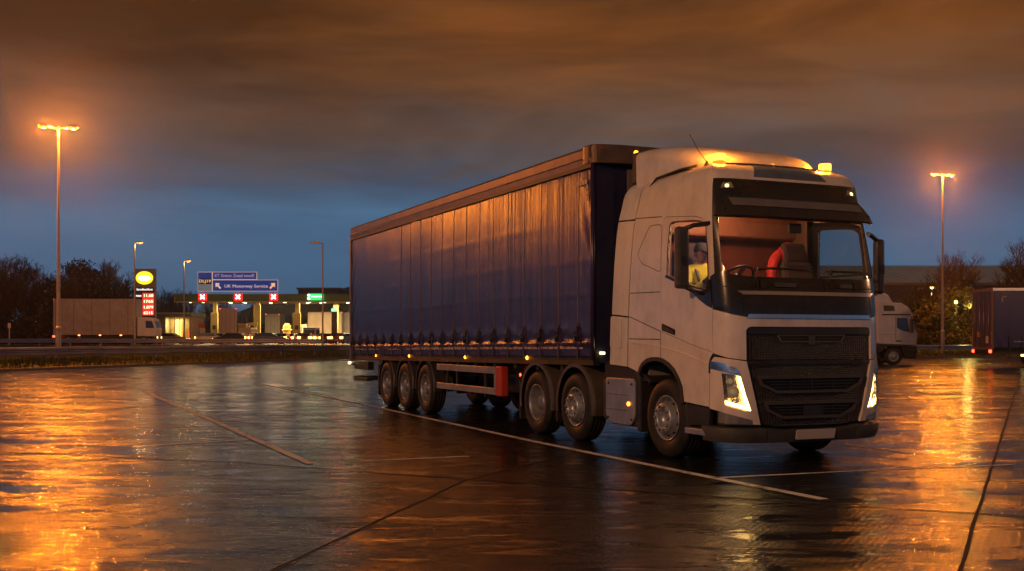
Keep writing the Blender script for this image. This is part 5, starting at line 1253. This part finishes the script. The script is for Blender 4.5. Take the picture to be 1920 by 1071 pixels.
# ================================================================== vehicles in the distance
TAILB = emit('orange_brake_glow', (1, .13, .03), 40); HEADG = emit('head_glow', (1, .78, .42), 40)
DGL = mat('dark_vehicle_glass', (.02, .025, .03), .12, 0, .2, 5, coat=.4)
def far_wheel(p, x, y, r=.5, w=.28):
    o = thing('wheel', None, None, (x, y, r)); o.parent = p
    MB().lathe([(r*.6, -w/2), (r*.9, -w/2), (r, -w/2+.04), (r, w/2-.04), (r*.9, w/2), (r*.6, w/2)], 24).build('tyre', RUB, o)
    MB().lathe([(r*.6, -w/2), (r*.5, -w/2+.05), (r*.42, -w/2+.02), (r*.25, -w/2-.03), (.001, -w/2-.02)]+[], 20).lathe([(r*.6, w/2), (r*.5, w/2-.05), (r*.42, w/2-.02), (r*.25, w/2+.03), (.001, w/2+.02)], 20).build('rim', DRIM, o)
def rigid_truck(label, loc, rz, L, Hh, boxm, rear_on=True, tails=True, group=None):
    """a box-bodied lorry; +x is forward"""
    t = thing('box_lorry', label, 'lorry', loc, rz, group)
    MB().box(-L/2, L/2-2.1, -1.25, 1.25, 1.05, Hh, bev=.05).build('box_body', boxm, t)
    g = MB(); g.box(-L/2-.02, -L/2-.003, -1.2, -.02, 1.1, Hh-.1).box(-L/2-.02, -L/2-.003, .02, 1.2, 1.1, Hh-.1); d = g.build('rear_doors', boxm, t)
    g = MB(); [g.box(-L/2-.045, -L/2-.021, y-.02, y+.02, 1.15, Hh-.15) for y in (-.9, -.3, .3, .9)]; g.build('door_bar', MGREY, d)
    c = MB(); c.prism([(L/2-2.0, .9), (L/2, .9), (L/2+.03, 1.8), (L/2-.25, 2.75), (L/2-.7, 2.95), (L/2-2.0, 3.0)], -1.2, 1.2); c = c.build('cab', WHITE2, t, bevel=.08)
    MB().prism([(L/2+.025, 1.85), (L/2-.235, 2.6), (L/2-.215, 2.62), (L/2+.045, 1.87)], -1.05, 1.05).build('windscreen', DGL, c)
    for s_ in (-1, 1): MB().prism([(L/2-.2, 1.8), (L/2-.42, 2.55), (L/2-1.1, 2.6), (L/2-1.1, 1.8)], s_*1.2, s_*1.215).build('side_window', DGL, c)
    MB().box(-L/2+.1, L/2-1.9, -.5, .5, .65, 1.04).box(L/2-.3, L/2+.05, -1.15, 1.15, .4, .9).build('chassis', CHAS, t)
    for x in (L/2-1.3, -L/2+1.5, -L/2+2.7) if L > 9 else (L/2-1.3, -L/2+1.8):
        for y in (-1.05, 1.05): far_wheel(t, x, y)
    for s_ in (-1, 1):
        MB().box(-L/2-.08, -L/2-.02, s_*.95-.28, s_*.95+.28, .80, 1.0, bev=.01).build('tail_lamp', TAIL if tails else MGREY, t)
        MB().box(L/2+.04, L/2+.07, s_*.85-.2, s_*.85+.2, .7, .88).build('headlamp', MARKW, t)
        MB().box(-L/2-.03, -L/2+.03, s_*1.1-.06, s_*1.1+.06, Hh-.1, Hh-.02).build('top_marker', TAIL if tails else MGREY, t)
    return t
GREYB = mat('grey_white_box', (.38, .35, .35), .5, 0, .2, .6, dirt=.4)
pb = (203-CX)/FP*118
rt = rigid_truck('grey-white box lorry with red tail lights on the road behind the left lamp mast', (pb, 118, 1.0), R(4), 10.8, 4.95, GREYB)
for k in range(5): MB().box(-5.2+1.9*k, -5.14+1.9*k, -1.262, -1.252, 1.15, 4.9).build('body_seam', MGREY, rt)
g = MB(); [g.box(-5+2.2*k, -4.8+2.2*k, -1.27, -1.25, .98, 1.06) for k in range(4)]; g.build('side_marker', emit('orange_side_glow', (1, .25, .04), 10), rt)
PALE = mat('pale_pink_box', (.52, .42, .38), .5, 0, .15, .6, dirt=.25)
def at(px, D, z=1.0): return ((px-CX)/FP*D, D, z)
rigid_truck('pale box lorry seen from behind beside the left canopy column', at(427, 158), R(105), 8, 5.0, PALE)
rigid_truck('white box lorry seen from behind under the middle of the canopy', at(518, 186), R(92), 7, 4.9, PALE)
rigid_truck('pale striped lorry body left of the green column sign', at(600, 172), R(176), 7.5, 4.9, mat('striped_grey_box', (.34, .25, .21), .5, 0, .3, .8))
rigid_truck('grey curtain-sided lorry at the right end of the forecourt', at(645, 176), R(100), 7, 4.9, mat('mauve_grey_box', (.30, .25, .28), .5, 0, .2, .6))
def car(label, loc, rz, colm, van=False, kind='car', lamps='tail'):
    t = thing('parked_'+kind if kind == 'van' else 'car', label, kind, loc, rz, 'cars and vans at the filling station')
    if van: prof = [(-2.3, .35), (-2.35, 1.9), (-2.1, 2.15), (1.0, 2.15), (1.7, 1.25), (2.4, 1.0), (2.45, .35)]
    else: prof = [(-2.1, .3), (-2.15, .85), (-1.9, 1.0), (-1.45, 1.4), (.25, 1.42), (.95, .98), (1.95, .82), (2.1, .6), (2.1, .3)]
    b = MB(); b.prism(prof, -.85, .85); b.build('body', colm, t, bevel=.07)
    wp_ = [(-2.0, 1.25), (-1.95, 1.85), (.9, 1.85), (1.45, 1.3)] if van else [(-1.75, .98), (-1.38, 1.33), (.2, 1.35), (.78, .98)]
    for s_ in (-1, 1): MB().prism(wp_, s_*.85, s_*.862).build('side_windows', DGL, t)
    if van: MB().box(-2.37, -2.345, -.7, .7, 1.3, 1.85).build('rear_window', DGL, t)
    else: MB().prism([(-1.93, 1.02), (-1.49, 1.38), (-1.51, 1.40), (-1.95, 1.04)], -.68, .68).build('rear_window', DGL, t)
    for x in (-1.35, 1.35):
        for y in (-.78, .78): far_wheel(t, x, y, .33, .2)
    xr = -2.36 if van else -2.16; xf = 2.46 if van else 2.1
    for s_ in (-1, 1):
        MB().box(xr-.03, xr+.02, s_*.68-.22, s_*.68+.17, .68, .94, bev=.01).build('tail_lamp', TAILB if lamps == 'tail' else TAIL, t)
        MB().box(xf-.03, xf+.03, s_*.62-.15, s_*.62+.15, .58, .72).build('headlamp', HEADG if lamps == 'head' else MARKW, t)
    MB().box(xr-.02, xr+.0, -.26, .26, .45, .56).build('number_plate', npm, t)
    return t
cr_ = mat('dark_red_car', (.20, .02, .015), .3, 0, .2, 3, coat=.5); cs_ = mat('silver_car', (.40, .38, .36), .3, .4, .2, 3, coat=.4); ck_ = mat('near_black_car', (.03, .03, .035), .25, 0, .2, 3, coat=.5); cy_ = mat('cream_van', (.62, .50, .25), .4, 0, .15, 2)
car('dark red car with bright brake lights, left of the unlit street lamp', at(572, 139), R(98), cr_)
car('silver van with a large rear window, just left of the unlit street lamp', at(585, 147), R(92), cs_, True, 'van')
car('red car with glowing brake lights near the trailer, right of the unlit street lamp', at(637, 141), R(86), cr_)
car('black car in the queue between the two red-lit cars', at(612, 150), R(90), ck_)
car('dark car driving left to right in front of the middle canopy column', at(507, 137), R(4), ck_)
car('silver car with brake lights at the left canopy column', at(398, 143), R(12), cs_)
car('cream van facing the camera with one bright headlamp between the two left columns', at(463, 146), R(-92), cy_, True, 'van', 'head')
car('black car low behind the barrier, in front of the pale box lorry', at(432, 139), R(176), ck_)
car('silver estate car beside the kiosk under the price sign', at(322, 139), R(2), cs_, lamps='tail')

for (px, D, c_, r_, vn, lm, lab) in ((412, 151, cs_, 95, False, 'tail', 'silver car with brake lights just left of the pale box lorry'), (446, 149, cr_, 88, False, 'tail', 'dark red car between the pale box lorry and the fuel pump'),
    (487, 150, ck_, 93, False, 'tail', 'black car with brake lights at the foot of the middle column'), (497, 156, cs_, -88, False, 'head', 'silver car facing us with headlamps on, right of the middle column'),
    (530, 148, cr_, 92, False, 'tail', 'dark red car with brake lights in front of the round kiosk'), (547, 155, cs_, 85, False, 'tail', 'silver car with brake lights between round kiosk and right column'),
    (600, 152, ck_, 94, False, 'tail', 'black car with brake lights straight behind the unlit street lamp'), (624, 158, cr_, 90, False, 'tail', 'red car with brake lights below the green column sign'),
    (650, 150, ck_, -92, False, 'head', 'black car facing us with bright headlamps beside the trailer'), (388, 160, ck_, -85, False, 'head', 'black car facing us under the left end of the canopy')):
    car(lab, at(px, D), R(r_), c_, vn, 'van' if vn else 'car', lm)
# ================================================================== filling station
ST = thing('station_canopy', 'wide green-fascia filling station canopy with yellow-lit underside and columns', 'canopy', (0, 0, 0))
Dc = 160; kx = lambda px: (px-CX)/FP*Dc; kz = lambda py: HC+(HZ-py)*Dc/FP
xa, xb = kx(331), kx(860); zt_, zb_ = kz(551.5), kz(566)
OLIVE = mat('green_fascia', (.11, .22, .06), .5, 0, .3, .2)
MB().box(xa, xb, Dc, Dc+13, zb_+.1, zt_-.05).build('roof_slab', mat('canopy_soffit', (.50, .42, .28), .6, 0, .2, .3), ST)
g = MB(); g.box(xa, xb, Dc-.15, Dc-.002, zb_, zt_).box(xa-.15, xa-.002, Dc-.15, Dc+13, zb_, zt_); g.build('fascia', OLIVE, ST)
MB().box(xa-.3, xa-.152, Dc-.3, Dc+1.2, zb_-.1, zt_+.1).build('fascia_end_cap', mat('fascia_cap', (.35, .28, .12), .5), ST)
MB().box(xa+.2, xb, Dc-.22, Dc-.155, zb_-.10, zb_+.10).build('soffit_edge', mat('cream_edge', (.5, .38, .2), .6), ST)
YEL = mat('cream_yellow_paint', (.70, .58, .20), .5, 0, .2, 1)
for px, w in ((404, .55), (484, .5), (558, .6), (628, .4), (632.5, .3)):
    D2 = Dc+(2 if px < 600 else 6); x = (px-CX)/FP*D2
    c = MB().box(x-w/2, x+w/2, D2-.3, D2+.3, 1, zb_+.1, bev=.02).build('column', YEL, ST)
    if px < 600:
        top = HC+(HZ-(587 if px != 484 else 572))*D2/FP
        c2 = MB().box(x-w*.95, x+w*.95, D2-.75, D2-.31, 1.0, top, bev=.04).build('pump_tower', YEL, c)
        for k in range(2):
            zc = 1.9+1.15*k; MB().box(x-w*.42, x+w*.42, D2-.775, D2-.752, zc, zc+.62).build('pump_display', BLACK, c)
for px, py in ((357, 565.5), (381, 566), (430, 565), (433, 567), (457, 565), (460, 567), (507, 565), (508, 568), (533, 566), (535, 564), (577, 568), (581, 565.5), (602, 571), (609, 566), (652, 567), (657, 565.5)):
    D2 = Dc+(0.6 if py < 566.5 else 4); x = (px-CX)/FP*D2
    MB().lathe([(.001, -.14), (.17, -.10), (.22, .02)], 12, 'z', (x, D2, zb_-.0)).build('downlight', CANL, ST)
for px in (370, 440, 510, 580, 650, 740):
    light('canopy_light', 'AREA', ((px-CX)/FP*Dc, Dc+4, zb_-.2), 1500, (1, .72, .30), ST, 5.0)
# lane signals on the fascia: each a thing
REDS = emit('red_signal_glow', (1, .015, .02), 1.6, (.2, .01, .01, 1)); WX = emit('signal_white', (1, .80, .62), 7)
for px, lab in ((381, 'red lane signal with a white cross below the left end of the blue sign'), (447.5, 'red lane signal with a white cross below the middle of the blue sign'), (514, 'red lane signal with a white cross below the right end of the blue sign')):
    s_ = thing('lane_signal', lab, 'signal', (kx(px), Dc-.3, kz(557)), 0, 'lane signals on the canopy')
    MB().box(-.62, .62, -.12, .12, -.55, .55, bev=.06).build('signal_box', REDS, s_)
    g = MB()
    for a in (45, -45): g.box(-.42, .42, -.145, -.122-(.004 if a > 0 else 0), -.09, .09, Matrix.Rotation(R(a), 4, 'Y'))
    g.build('cross', WX, s_)
# green lit sign
gs = thing('green_sign', 'bright green lit sign with two white discs on the canopy fascia', 'sign', (kx(594), Dc-.3, kz(557)), 0)
GRN = emit('green_glow', (.03, .85, .18), 1.3, (.02, .3, .08, 1))
MB().box(-.9, 1.05, -.1, .1, -.48, .48, bev=.03).build('green_panel', GRN, gs)
MB().box(-.75, .88, -.125, -.102, -.06, .16, bev=.01).build('white_band', emit('mint_glow', (.55, 1, .75), 2.2), gs)
for z in (.24, -.24): MB().lathe([(.001, -.14), (.2, -.13), (.21, -.02)], 18, 'y', (-1.12, 0, z)).build('disc', emit('mint_white', (.85, 1, .8), 2.4), gs)
# kiosk with lit windows
KI = thing('station_kiosk', 'low flat-roofed station shop with glowing yellow windows, right of the price sign', 'kiosk', (0, 0, 0))
Dk = 150; x0, x1 = (296-CX)/FP*Dk, (359-CX)/FP*Dk; zt2 = HC+(HZ-587)*Dk/FP; zw = HC+(HZ-595)*Dk/FP
g = MB(); g.box(x0, x0+1.0, Dk, Dk+6, 1, zw).box(x1-.25, x1, Dk, Dk+6, 1, zw).box(x0, x1, Dk+5.8, Dk+6, 1, zw).box(x0+1.0, x1, Dk+.05, Dk+.25, 1, 1.35); g.build('wall', mat('cream_wall', (.55, .48, .30), .6), KI)
MB().box(x0-.3, x1+.2, Dk-1.0, Dk+6.2, zw, zt2).build('roof', mat('olive_roof', (.16, .18, .10), .6), KI)
MB().box(x0-.3, x1+.2, Dk-1.05, Dk-1.002, zt2-.12, zt2+.03).build('roof_edge', mat('pale_edge', (.45, .43, .35), .5), KI)
g = MB()
for k in range(6): x = x0+1.0+(x1-x0-1.25)*k/5; g.box(x-.05, x+.05, Dk-.02, Dk+.06, 1.35, zw)
g.build('window_frame', mat('pale_edge', (.45, .43, .35)), KI)
for (a, b_, c_, e_, m_) in ((.42, .60, 1.0, 1.0, emit('warm_shop_interior', (1, .62, .12), 3.0)), (.63, .70, .8, .6, emit('orange_poster', (1, .38, .04), 1.6)), (.82, .93, .5, .9, emit('red_poster', (1, .10, .04), 1.4))):
    MB().box(x0+(x1-x0)*a, x0+(x1-x0)*b_, Dk+1.4, Dk+1.45, 1.2, 1.2+(zw-1.2)*c_*.9).build('lit_display', m_, KI)
MB().box(x0+1, x1-.25, Dk+2, Dk+2.05, 1.3, zw).build('shop_interior', mat('shop_back', (.45, .35, .15), .6), KI)
light('shop_light', 'AREA', ((x0+x1)/2, Dk+.9, zw-.1), 160, (1, .75, .35), KI, 1.5)
# small kiosks and clutter on the forecourt
bt_ = thing('tank_kiosk', 'small orange-brown round kiosk right of the white box lorry', 'kiosk', at(538, 165))
MB().lathe([(.62, 0), (.62, 2.6), (.35, 3.0), (.001, 3.05)], 20, 'z').build('drum', mat('orange_brown_drum', (.55, .26, .06), .5), bt_)
MB().lathe([(.63, 1.9), (.78, 1.95), (.78, 2.1), (.63, 2.15)], 20, 'z').build('rim_band', YEL, bt_)
gsn = thing('column_sign', 'small green and white sign on a dark board at the right-hand column', 'sign', at(627, 160))
MB().box(-.42, .42, -.1, .1, 0, 5.2, bev=.03).build('board', mat('dark_red_board', (.06, .03, .02), .5), gsn); MB().box(-.44, .44, -.13, -.102, 4.7, 5.15).build('green_face', emit('pale_green_face', (.35, .9, .5), 1.6), gsn)
rs = thing('forecourt_sign', 'small red and white sign on posts beneath the left end of the canopy', 'sign', at(378, 152))
MB().box(-.45, .45, -.04, .04, 2.2, 2.9).build('red_panel', mat('red_panel', (.6, .08, .03), .5), rs); MB().box(-.2, .5, -.045, .045, 1.55, 2.15).build('white_panel', mat('white_face', (.8, .7, .5), .5), rs); MB().box(-.4, -.34, -.03, .03, 0, 2.2).box(.34, .4, -.03, .03, 0, 2.2).build('post', POLE, rs)
pump = thing('fuel_pump', 'squat yellow-green fuel pump right of the pale box lorry', 'fuel pump', at(455, 152))
MB().box(-.55, .55, -.35, .35, 0, 2.6, bev=.06).build('cabinet', mat('yellow_green_paint', (.42, .42, .08), .5), pump); MB().box(-.45, .45, -.375, -.352, .4, 1.7).build('dark_front', BLACK, pump); MB().box(-.6, .6, -.4, .4, 2.6, 2.8, bev=.03).build('top_cover', YEL, pump)
hr = thing('pump_canopy', 'curved cream pump hood beside the fuel pump', 'fuel pump', at(471, 155))
MB().prism([(-.7, 0), (-.7, 2.5), (-.45, 2.95), (.9, 3.05), (.9, 2.7), (-.2, 2.55), (-.3, 0)], -.3, .3).box(.55, .85, -.25, .25, 0, 2.7).build('hood', YEL, hr, bevel=.04)
# upper building behind the canopy
ub = thing('rooftop_building', 'low brown rooftop building with railings behind the green canopy', 'building', at(612, 215, 1))
MB().box(-5.6, 2.4, 0, 6, 0, HC+(HZ-543)*215/FP-1).build('wall', mat('brown_cladding', (.10, .075, .05), .6), ub)
MB().box(-5.9, 3.0, -.3, 6.2, HC+(HZ-543)*215/FP-1, HC+(HZ-539.5)*215/FP-1).build('roof', mat('grey_brown_roof', (.16, .14, .12), .5), ub)
MB().box(2.4, 16, 1, 7, 0, HC+(HZ-546)*215/FP-1).build('side_block', mat('dark_block', (.04, .035, .03), .6), ub)
# ================================================================== big blue direction sign
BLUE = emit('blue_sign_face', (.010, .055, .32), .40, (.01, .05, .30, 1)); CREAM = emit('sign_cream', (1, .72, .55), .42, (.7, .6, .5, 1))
Ds = 161; X = lambda px: (px-CX)/FP*Ds; Z = lambda py: HC+(HZ-py)*Ds/FP
SG = thing('direction_sign', 'large stepped blue direction sign reading UK Motorway Service above the canopy', 'road sign', (0, 0, 0))
def panel(a, b, t_, bo, m, name, fr=.9):
    MB().box(X(a), X(b), Ds-.10, Ds+.05, Z(bo), Z(t_)).build(name+'_frame', CREAM, SG)
    return MB().box(X(a+fr), X(b-fr), Ds-.125, Ds-.102, Z(bo-fr), Z(t_+fr)).build(name, m, SG)
panel(371, 398.4, 510, 546.5, BLUE, 'number_panel'); panel(398.6, 482, 510, 524.6, BLUE, 'upper_panel'); panel(398.6, 521.5, 524.8, 546.5, BLUE, 'lower_panel')
MB().box(X(372.5), X(397), Ds-.135, Ds-.127, Z(532.5), Z(522.5)).build('code_band', BLACK, SG)
MB().box(X(372.5), X(397), Ds-.135, Ds-.127, Z(545), Z(533)).build('grey_field', emit('grey_green_field', (.16, .20, .20), .6, (.1, .12, .12, 1)), SG)
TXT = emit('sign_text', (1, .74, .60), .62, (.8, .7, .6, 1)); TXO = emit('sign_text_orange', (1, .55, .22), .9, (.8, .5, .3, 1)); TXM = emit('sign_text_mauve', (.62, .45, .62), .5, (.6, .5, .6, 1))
k = Ds/FP
text_mesh('DLJ19', 1, 'sign_text', TXO, SG, (X(384.6), Ds-.145, Z(527.6)), fit=(22*k, 7.5*k), bold=.01)
text_mesh('XT Siotos: Zoqsl nootK', 1, 'sign_text', TXM, SG, (X(440), Ds-.145, Z(517.2)), fit=(76*k, 8*k), bold=.004)
text_mesh('UK Motorway Service', 1, 'sign_text', TXT, SG, (X(462), Ds-.145, Z(537)), fit=(81*k, 7.6*k), bold=0)
for (cx_, s_) in ((409, -1), (511.5, 1)):
    g = MB(); M = Matrix.Translation((X(cx_), Ds-.145, Z(535.6))) @ Matrix.Rotation(R(42*s_), 4, 'Y')
    g.box(-.13, .13, -.01, .008, -.58, .25, M); g.prism([(-.42, .05), (0, .52), (.42, .05), (.22, -.02), (0, .2), (-.22, -.02)], -.014, .009, 'y', M); g.build('arrow', TXO if s_ > 0 else TXT, SG)
g = MB()
for px in (385, 452, 512): g.box(X(px)-.08, X(px)+.08, Ds+.06, Ds+.2, zt_-.1, Z(511 if px < 480 else 526))
g.build('support_post', POLE, SG)
# ================================================================== fuel price totem
Dt = 133; X = lambda px: (px-CX)/FP*Dt; Z = lambda py: HC+(HZ-py)*Dt/FP; k = Dt/FP
TT = thing('price_sign', 'tall fuel price totem with a glowing yellow oval and red price digits', 'sign', (0, 0, 0))
MB().box(X(253.5), X(291), Dt, Dt+.5, 1, Z(504), bev=.04).build('totem_body', mat('totem_grey', (.20, .17, .16), .5, 0, .15, 1), TT)
MB().box(X(254.2), X(289.5), Dt-.03, Dt-.002, Z(594), Z(539)).build('totem_face', BLACK, TT)
OV = emit('yellow_oval_glow', (1, .78, .02), 1.5, (.5, .4, .02, 1)); OW = emit('white_oval_glow', (1, .95, .55), 3.2)
def oval(px, py, rx, rz_, m, y, nme):
    g = MB(); n = 40; g.v = [(X(px)+rx*k*math.cos(6.2832*i/n), y_, Z(py)+rz_*k*math.sin(6.2832*i/n)) for y_ in (y-.05, y) for i in range(n)]
    g.f = [tuple(range(n))]+[(i, (i+1) % n, (i+1) % n+n, i+n) for i in range(n)]; g.sm = [False]*(n+1); return g.build(nme, m, TT)
oval(271.2, 521.3, 17.0, 13.2, mat('oval_rim_dark', (.05, .045, .01), .5), Dt-.005, 'oval_rim'); oval(271.2, 521.3, 16.2, 12.4, OV, Dt-.06, 'oval_sign'); oval(271, 521.8, 12.0, 4.8, OW, Dt-.115, 'oval_centre')
TW_ = emit('totem_text_white', (1, .93, .85), 1.3); TR_ = emit('price_digit_glow', (1, .62, .34), 2.6); RB = emit('price_red_glow', (1, .03, .03), 1.1, (.3, .01, .01, 1))
text_mesh('Earndfeechfoot', 1, 'totem_text', TW_, TT, (X(271.3), Dt-.05, Z(543)), fit=(30*k, 4.2*k), bold=.02)
MB().box(X(267.5), X(289), Dt-.06, Dt-.032, Z(591.5), Z(549.5)).build('price_panel', RB, TT)
for s, py in (('11.68', 554.6), ('1765', 565.6), ('1.879', 576.5), ('6215', 587)):
    text_mesh(s, 1, 'price_digits', TR_, TT, (X(278.3), Dt-.085, Z(py)), fit=(17.5*k, 5.6*k), bold=.03)
for s, py, w in (('nuun', 554.6, 10), ('D=', 565.4, 8), ('on', 576.5, 6)):
    text_mesh(s, 1, 'fuel_name', TW_, TT, (X(260.2), Dt-.05, Z(py)), fit=(w*k, 3.4*k), bold=.03)
# small marker post at the far left
mp_ = thing('marker_post', 'small pale marker post beyond the barrier at the far left', 'marker post', at(17.5, 108, .95))
MB().lathe([(.05, 0), (.05, 1.9)], 8, 'z').build('post', mat('pale_post', (.5, .48, .45), .5), mp_); MB().box(-.14, .14, -.03, .03, 1.75, 2.25, bev=.01).build('plate', mat('white_face', (.8, .7, .5)), mp_)

# ================================================================== parked white cab on the right
PC = thing('parked_tractor_unit', 'parked white lorry cab seen from its side, facing right beside the warehouse', 'lorry cab', ((1721-CX)/FP*66, 66, 0), 0)
PC.scale = (1.04, 1.04, 1.04)
wc_ = mat('cab_white_mauve', (.80, .72, .70), .4, 0, .1, 2, coat=.2, dirt=.2)
c = MB(); c.prism(rounded([(-2.35, 1.25), (-.05, 1.15), (.0, 1.9), (-.12, 2.05), (-.32, 3.0), (-.50, 3.38), (-.95, 3.62), (-1.55, 3.68), (-2.35, 3.70)], .12), 0, 2.45); cab2 = c.build('cab', wc_, PC, bevel=.05)
MB().prism([(-1.35, 3.60), (-1.65, 4.10), (-2.0, 4.28), (-2.4, 4.32), (-2.4, 3.6)], .15, 2.3).build('roof_deflector', wc_, PC, bevel=.08)
MB().prism([(-.50, 1.95), (-.62, 2.75), (-1.22, 2.78), (-1.22, 2.2), (-1.0, 2.05), (-.6, 1.93)], -.02, -.002).build('side_window', DGL, cab2)
MB().prism([(-1.35, 3.18), (-1.42, 3.48), (-2.02, 3.5), (-1.98, 3.16)], -.02, -.002).build('dark_roof_panel', mat('dark_brown_panel', (.05, .035, .03), .5), cab2)
g = MB(); g.box(-2.1, -.45, -.03, -.002, 2.92, 2.99).box(-1.30, -1.285, -.02, -.002, 1.35, 2.9).box(-.10, -.085, -.02, -.002, 1.3, 2.0).box(-2.3, -1.3, -.02, -.002, 1.78, 1.79); g.build('cab_seam', SEAMM, cab2)
MB().box(-1.28, -.95, -.03, -.003, 1.36, 1.46, bev=.005).build('badge', MGREY, cab2)
MB().prism(rounded([(-2.35, 1.24), (-2.35, .75), (-2.05, .80), (-1.9, 1.1), (-1.0, 1.12), (-.78, .45), (-.1, .35), (-.05, 1.14)], .06), .0, 2.45).build('dark_skirt', CHAS, PC, bevel=.02)
MB().box(-.62, -.1, -.03, .1, .55, .62).box(-.62, -.1, -.03, .1, .85, .92).build('entry_step', DGREY, PC)
MB().prism([(-.42, 2.85), (-.05, 2.95), (-.02, 2.9), (-.38, 2.78)], .1, 2.3).build('sun_visor', BLACK, PC)
MB().box(-.50, -.34, -.28, -.04, 1.9, 2.7, bev=.04).tube([(-.42, -.1, 2.75), (-.36, .05, 2.85)], .03).build('mirror', DGREY, PC)
for y in (.15, 2.3): far_wheel(PC, -1.42, y, .52, .3)
far_wheel(PC, -5.1, .2, .52, .5); far_wheel(PC, -5.1, 2.25, .52, .5)
MB().box(-6.2, -.4, .7, 1.75, .55, .98).build('chassis', CHAS, PC); MB().box(-3.4, -2.55, .05, .7, .45, 1.05, bev=.08).build('fuel_tank', ALU, PC)
MB().box(-.02, .03, .2, .6, .7, .95).box(-.02, .03, 1.85, 2.25, .7, .95).build('headlamp', MGREY, PC)
# ================================================================== parked blue trailer on the right
Db = 60; xb0 = (1862-CX)/FP*Db
BT = thing('parked_blue_trailer', 'parked dark blue curtain-sided trailer cut off by the right edge, rear doors towards us', 'trailer', (xb0, Db, 0))
Hb = HC+(HZ-540)*Db/FP
BC = curtain_mat((.008, .014, .16), .42, 'blue_curtain_vinyl')
g = MB(); nx, nz = 120, 16
for i in range(nx+1):
    for j in range(nz+1):
        x = .06+12.9*i/nx; z = 1.15+(Hb-.15-1.15)*j/nz; e = max(0, 1-x/1.2)*max(0, 1-(z-1.15)/.9)
        g.v.append((x, -.01-.03*math.sin(math.pi*j/nz)-.02*noise.noise(Vector((x*1.5, 0, z*.4)))-e*.03*math.sin((z-x*.3)*28), z))
for i in range(nx):
    for j in range(nz): a = i*(nz+1)+j; g.f.append((a, a+nz+1, a+nz+2, a+1)); g.sm.append(True)
g.build('curtain', BC, BT)
MB().box(0, 13, .02, 2.53, 1.1, Hb-.05).build('load_body', NAVY, BT)
MB().box(-.02, 13, -.05, .08, Hb-.15, Hb).box(-.02, 13, 2.45, 2.6, Hb-.15, Hb).build('cant_rail', ALU, BT)
FRM = mat('rear_frame_orange_grey', (.30, .16, .09), .5, .2, .2, 2, dirt=.3)
MB().box(-.06, .02, -.04, .12, 1.0, Hb).box(-.06, .02, 2.43, 2.58, 1.0, Hb).box(-.065, .02, .12, 2.43, Hb-.18, Hb+.002).box(-.065, .02, .12, 2.43, 1.0, 1.14).build('rear_frame', FRM, BT)
rd = mat('mauve_door', (.10, .07, .13), .5, 0, .2, 2, dirt=.3)
for a, b_ in ((.13, 1.26), (1.29, 2.42)):
    d = MB().box(-.05, .015, a, b_, 1.15, Hb-.19, bev=.01).build('rear_door', rd, BT)
    MB().tube([(-.075, a+.25, 1.1), (-.075, a+.25, Hb-.2)], .018, 6).tube([(-.075, b_-.25, 1.1), (-.075, b_-.25, Hb-.2)], .018, 6).build('lock_bar', ALU, d)
mk_o = mat('orange_reflective', (.85, .32, .05), .4)
for (a, b_, z0_, z1_) in ((.02, .10, 1.3, 2.0), (2.47, 2.55, 1.3, 2.0)): MB().box(-.072, -.066, a, b_, z0_, z1_).build('rear_marker_board', mk_o, BT)
MB().box(-.062, -.052, 1.5, 1.9, 1.7, 2.0).build('rear_label', mk_o, BT); MB().box(-.062, -.052, .45, .8, 1.35, 1.75).build('rear_label', mat('white_face', (.8, .7, .5)), BT)
for y in (.15, 2.35): MB().box(-.12, -.07, y-.14, y+.14, .82, .98, bev=.01).build('tail_lamp', TAIL, BT)
MB().box(-.1, .1, .2, 2.3, .72, 1.0).box(.1, 12, .8, 1.1, .75, 1.1).box(.1, 12, 1.5, 1.8, .75, 1.1).build('frame', CHAS, BT)
g = MB()
for kk in range(3): g.box(.45-.085*kk*0+.1*kk, .53+.1*kk, -.06, -.052, Hb-.52, Hb-.46)
g.box(.45, .51, -.06, -.052, Hb-.78, Hb-.46); g.build('corner_mark', mat('white_face', (.8, .7, .5)), BT)
for kk in range(18): MB().box(.9+.7*kk-.03, .9+.7*kk+.03, -.08, -.055, 1.0, 1.75).build('curtain_strap', BLACK, BT)
g = MB(); g.box(1.1, 12.9, -.075, -.05, 1.42, 1.47); g.build('reflective_tape', mat('tape_pale', (.55, .4, .34)), BT)
MB().box(1.55, 1.75, -.06, .04, .62, .74, bev=.01).build('side_lamp', MARKW, BT)
for xw in (3.2, 4.55, 5.9):
    far_wheel(BT, xw, .2, .53, .36); far_wheel(BT, xw, 2.35, .53, .36)
# ================================================================== thin haze volume added to give the lamps halos
hz = MB().box(-895, 895, -295, 2190, -1.5, 75); hzm = bpy.data.materials.new('lamp_halo_haze'); hzm.use_nodes = True
nt = hzm.node_tree; nt.nodes.remove(nt.nodes['Principled BSDF'])
pvn = nn(nt, 'ShaderNodeVolumePrincipled'); pvn.inputs['Color'].default_value = (.85, .85, .88, 1); pvn.inputs['Density'].default_value = .0004; pvn.inputs['Anisotropy'].default_value = .92
nt.links.new(pvn.outputs[0], [n for n in nt.nodes if n.type == 'OUTPUT_MATERIAL'][0].inputs['Volume'])
tag(hz.build('haze', hzm), 'thin haze volume added to give the lamps halos', 'haze', kind='stuff')
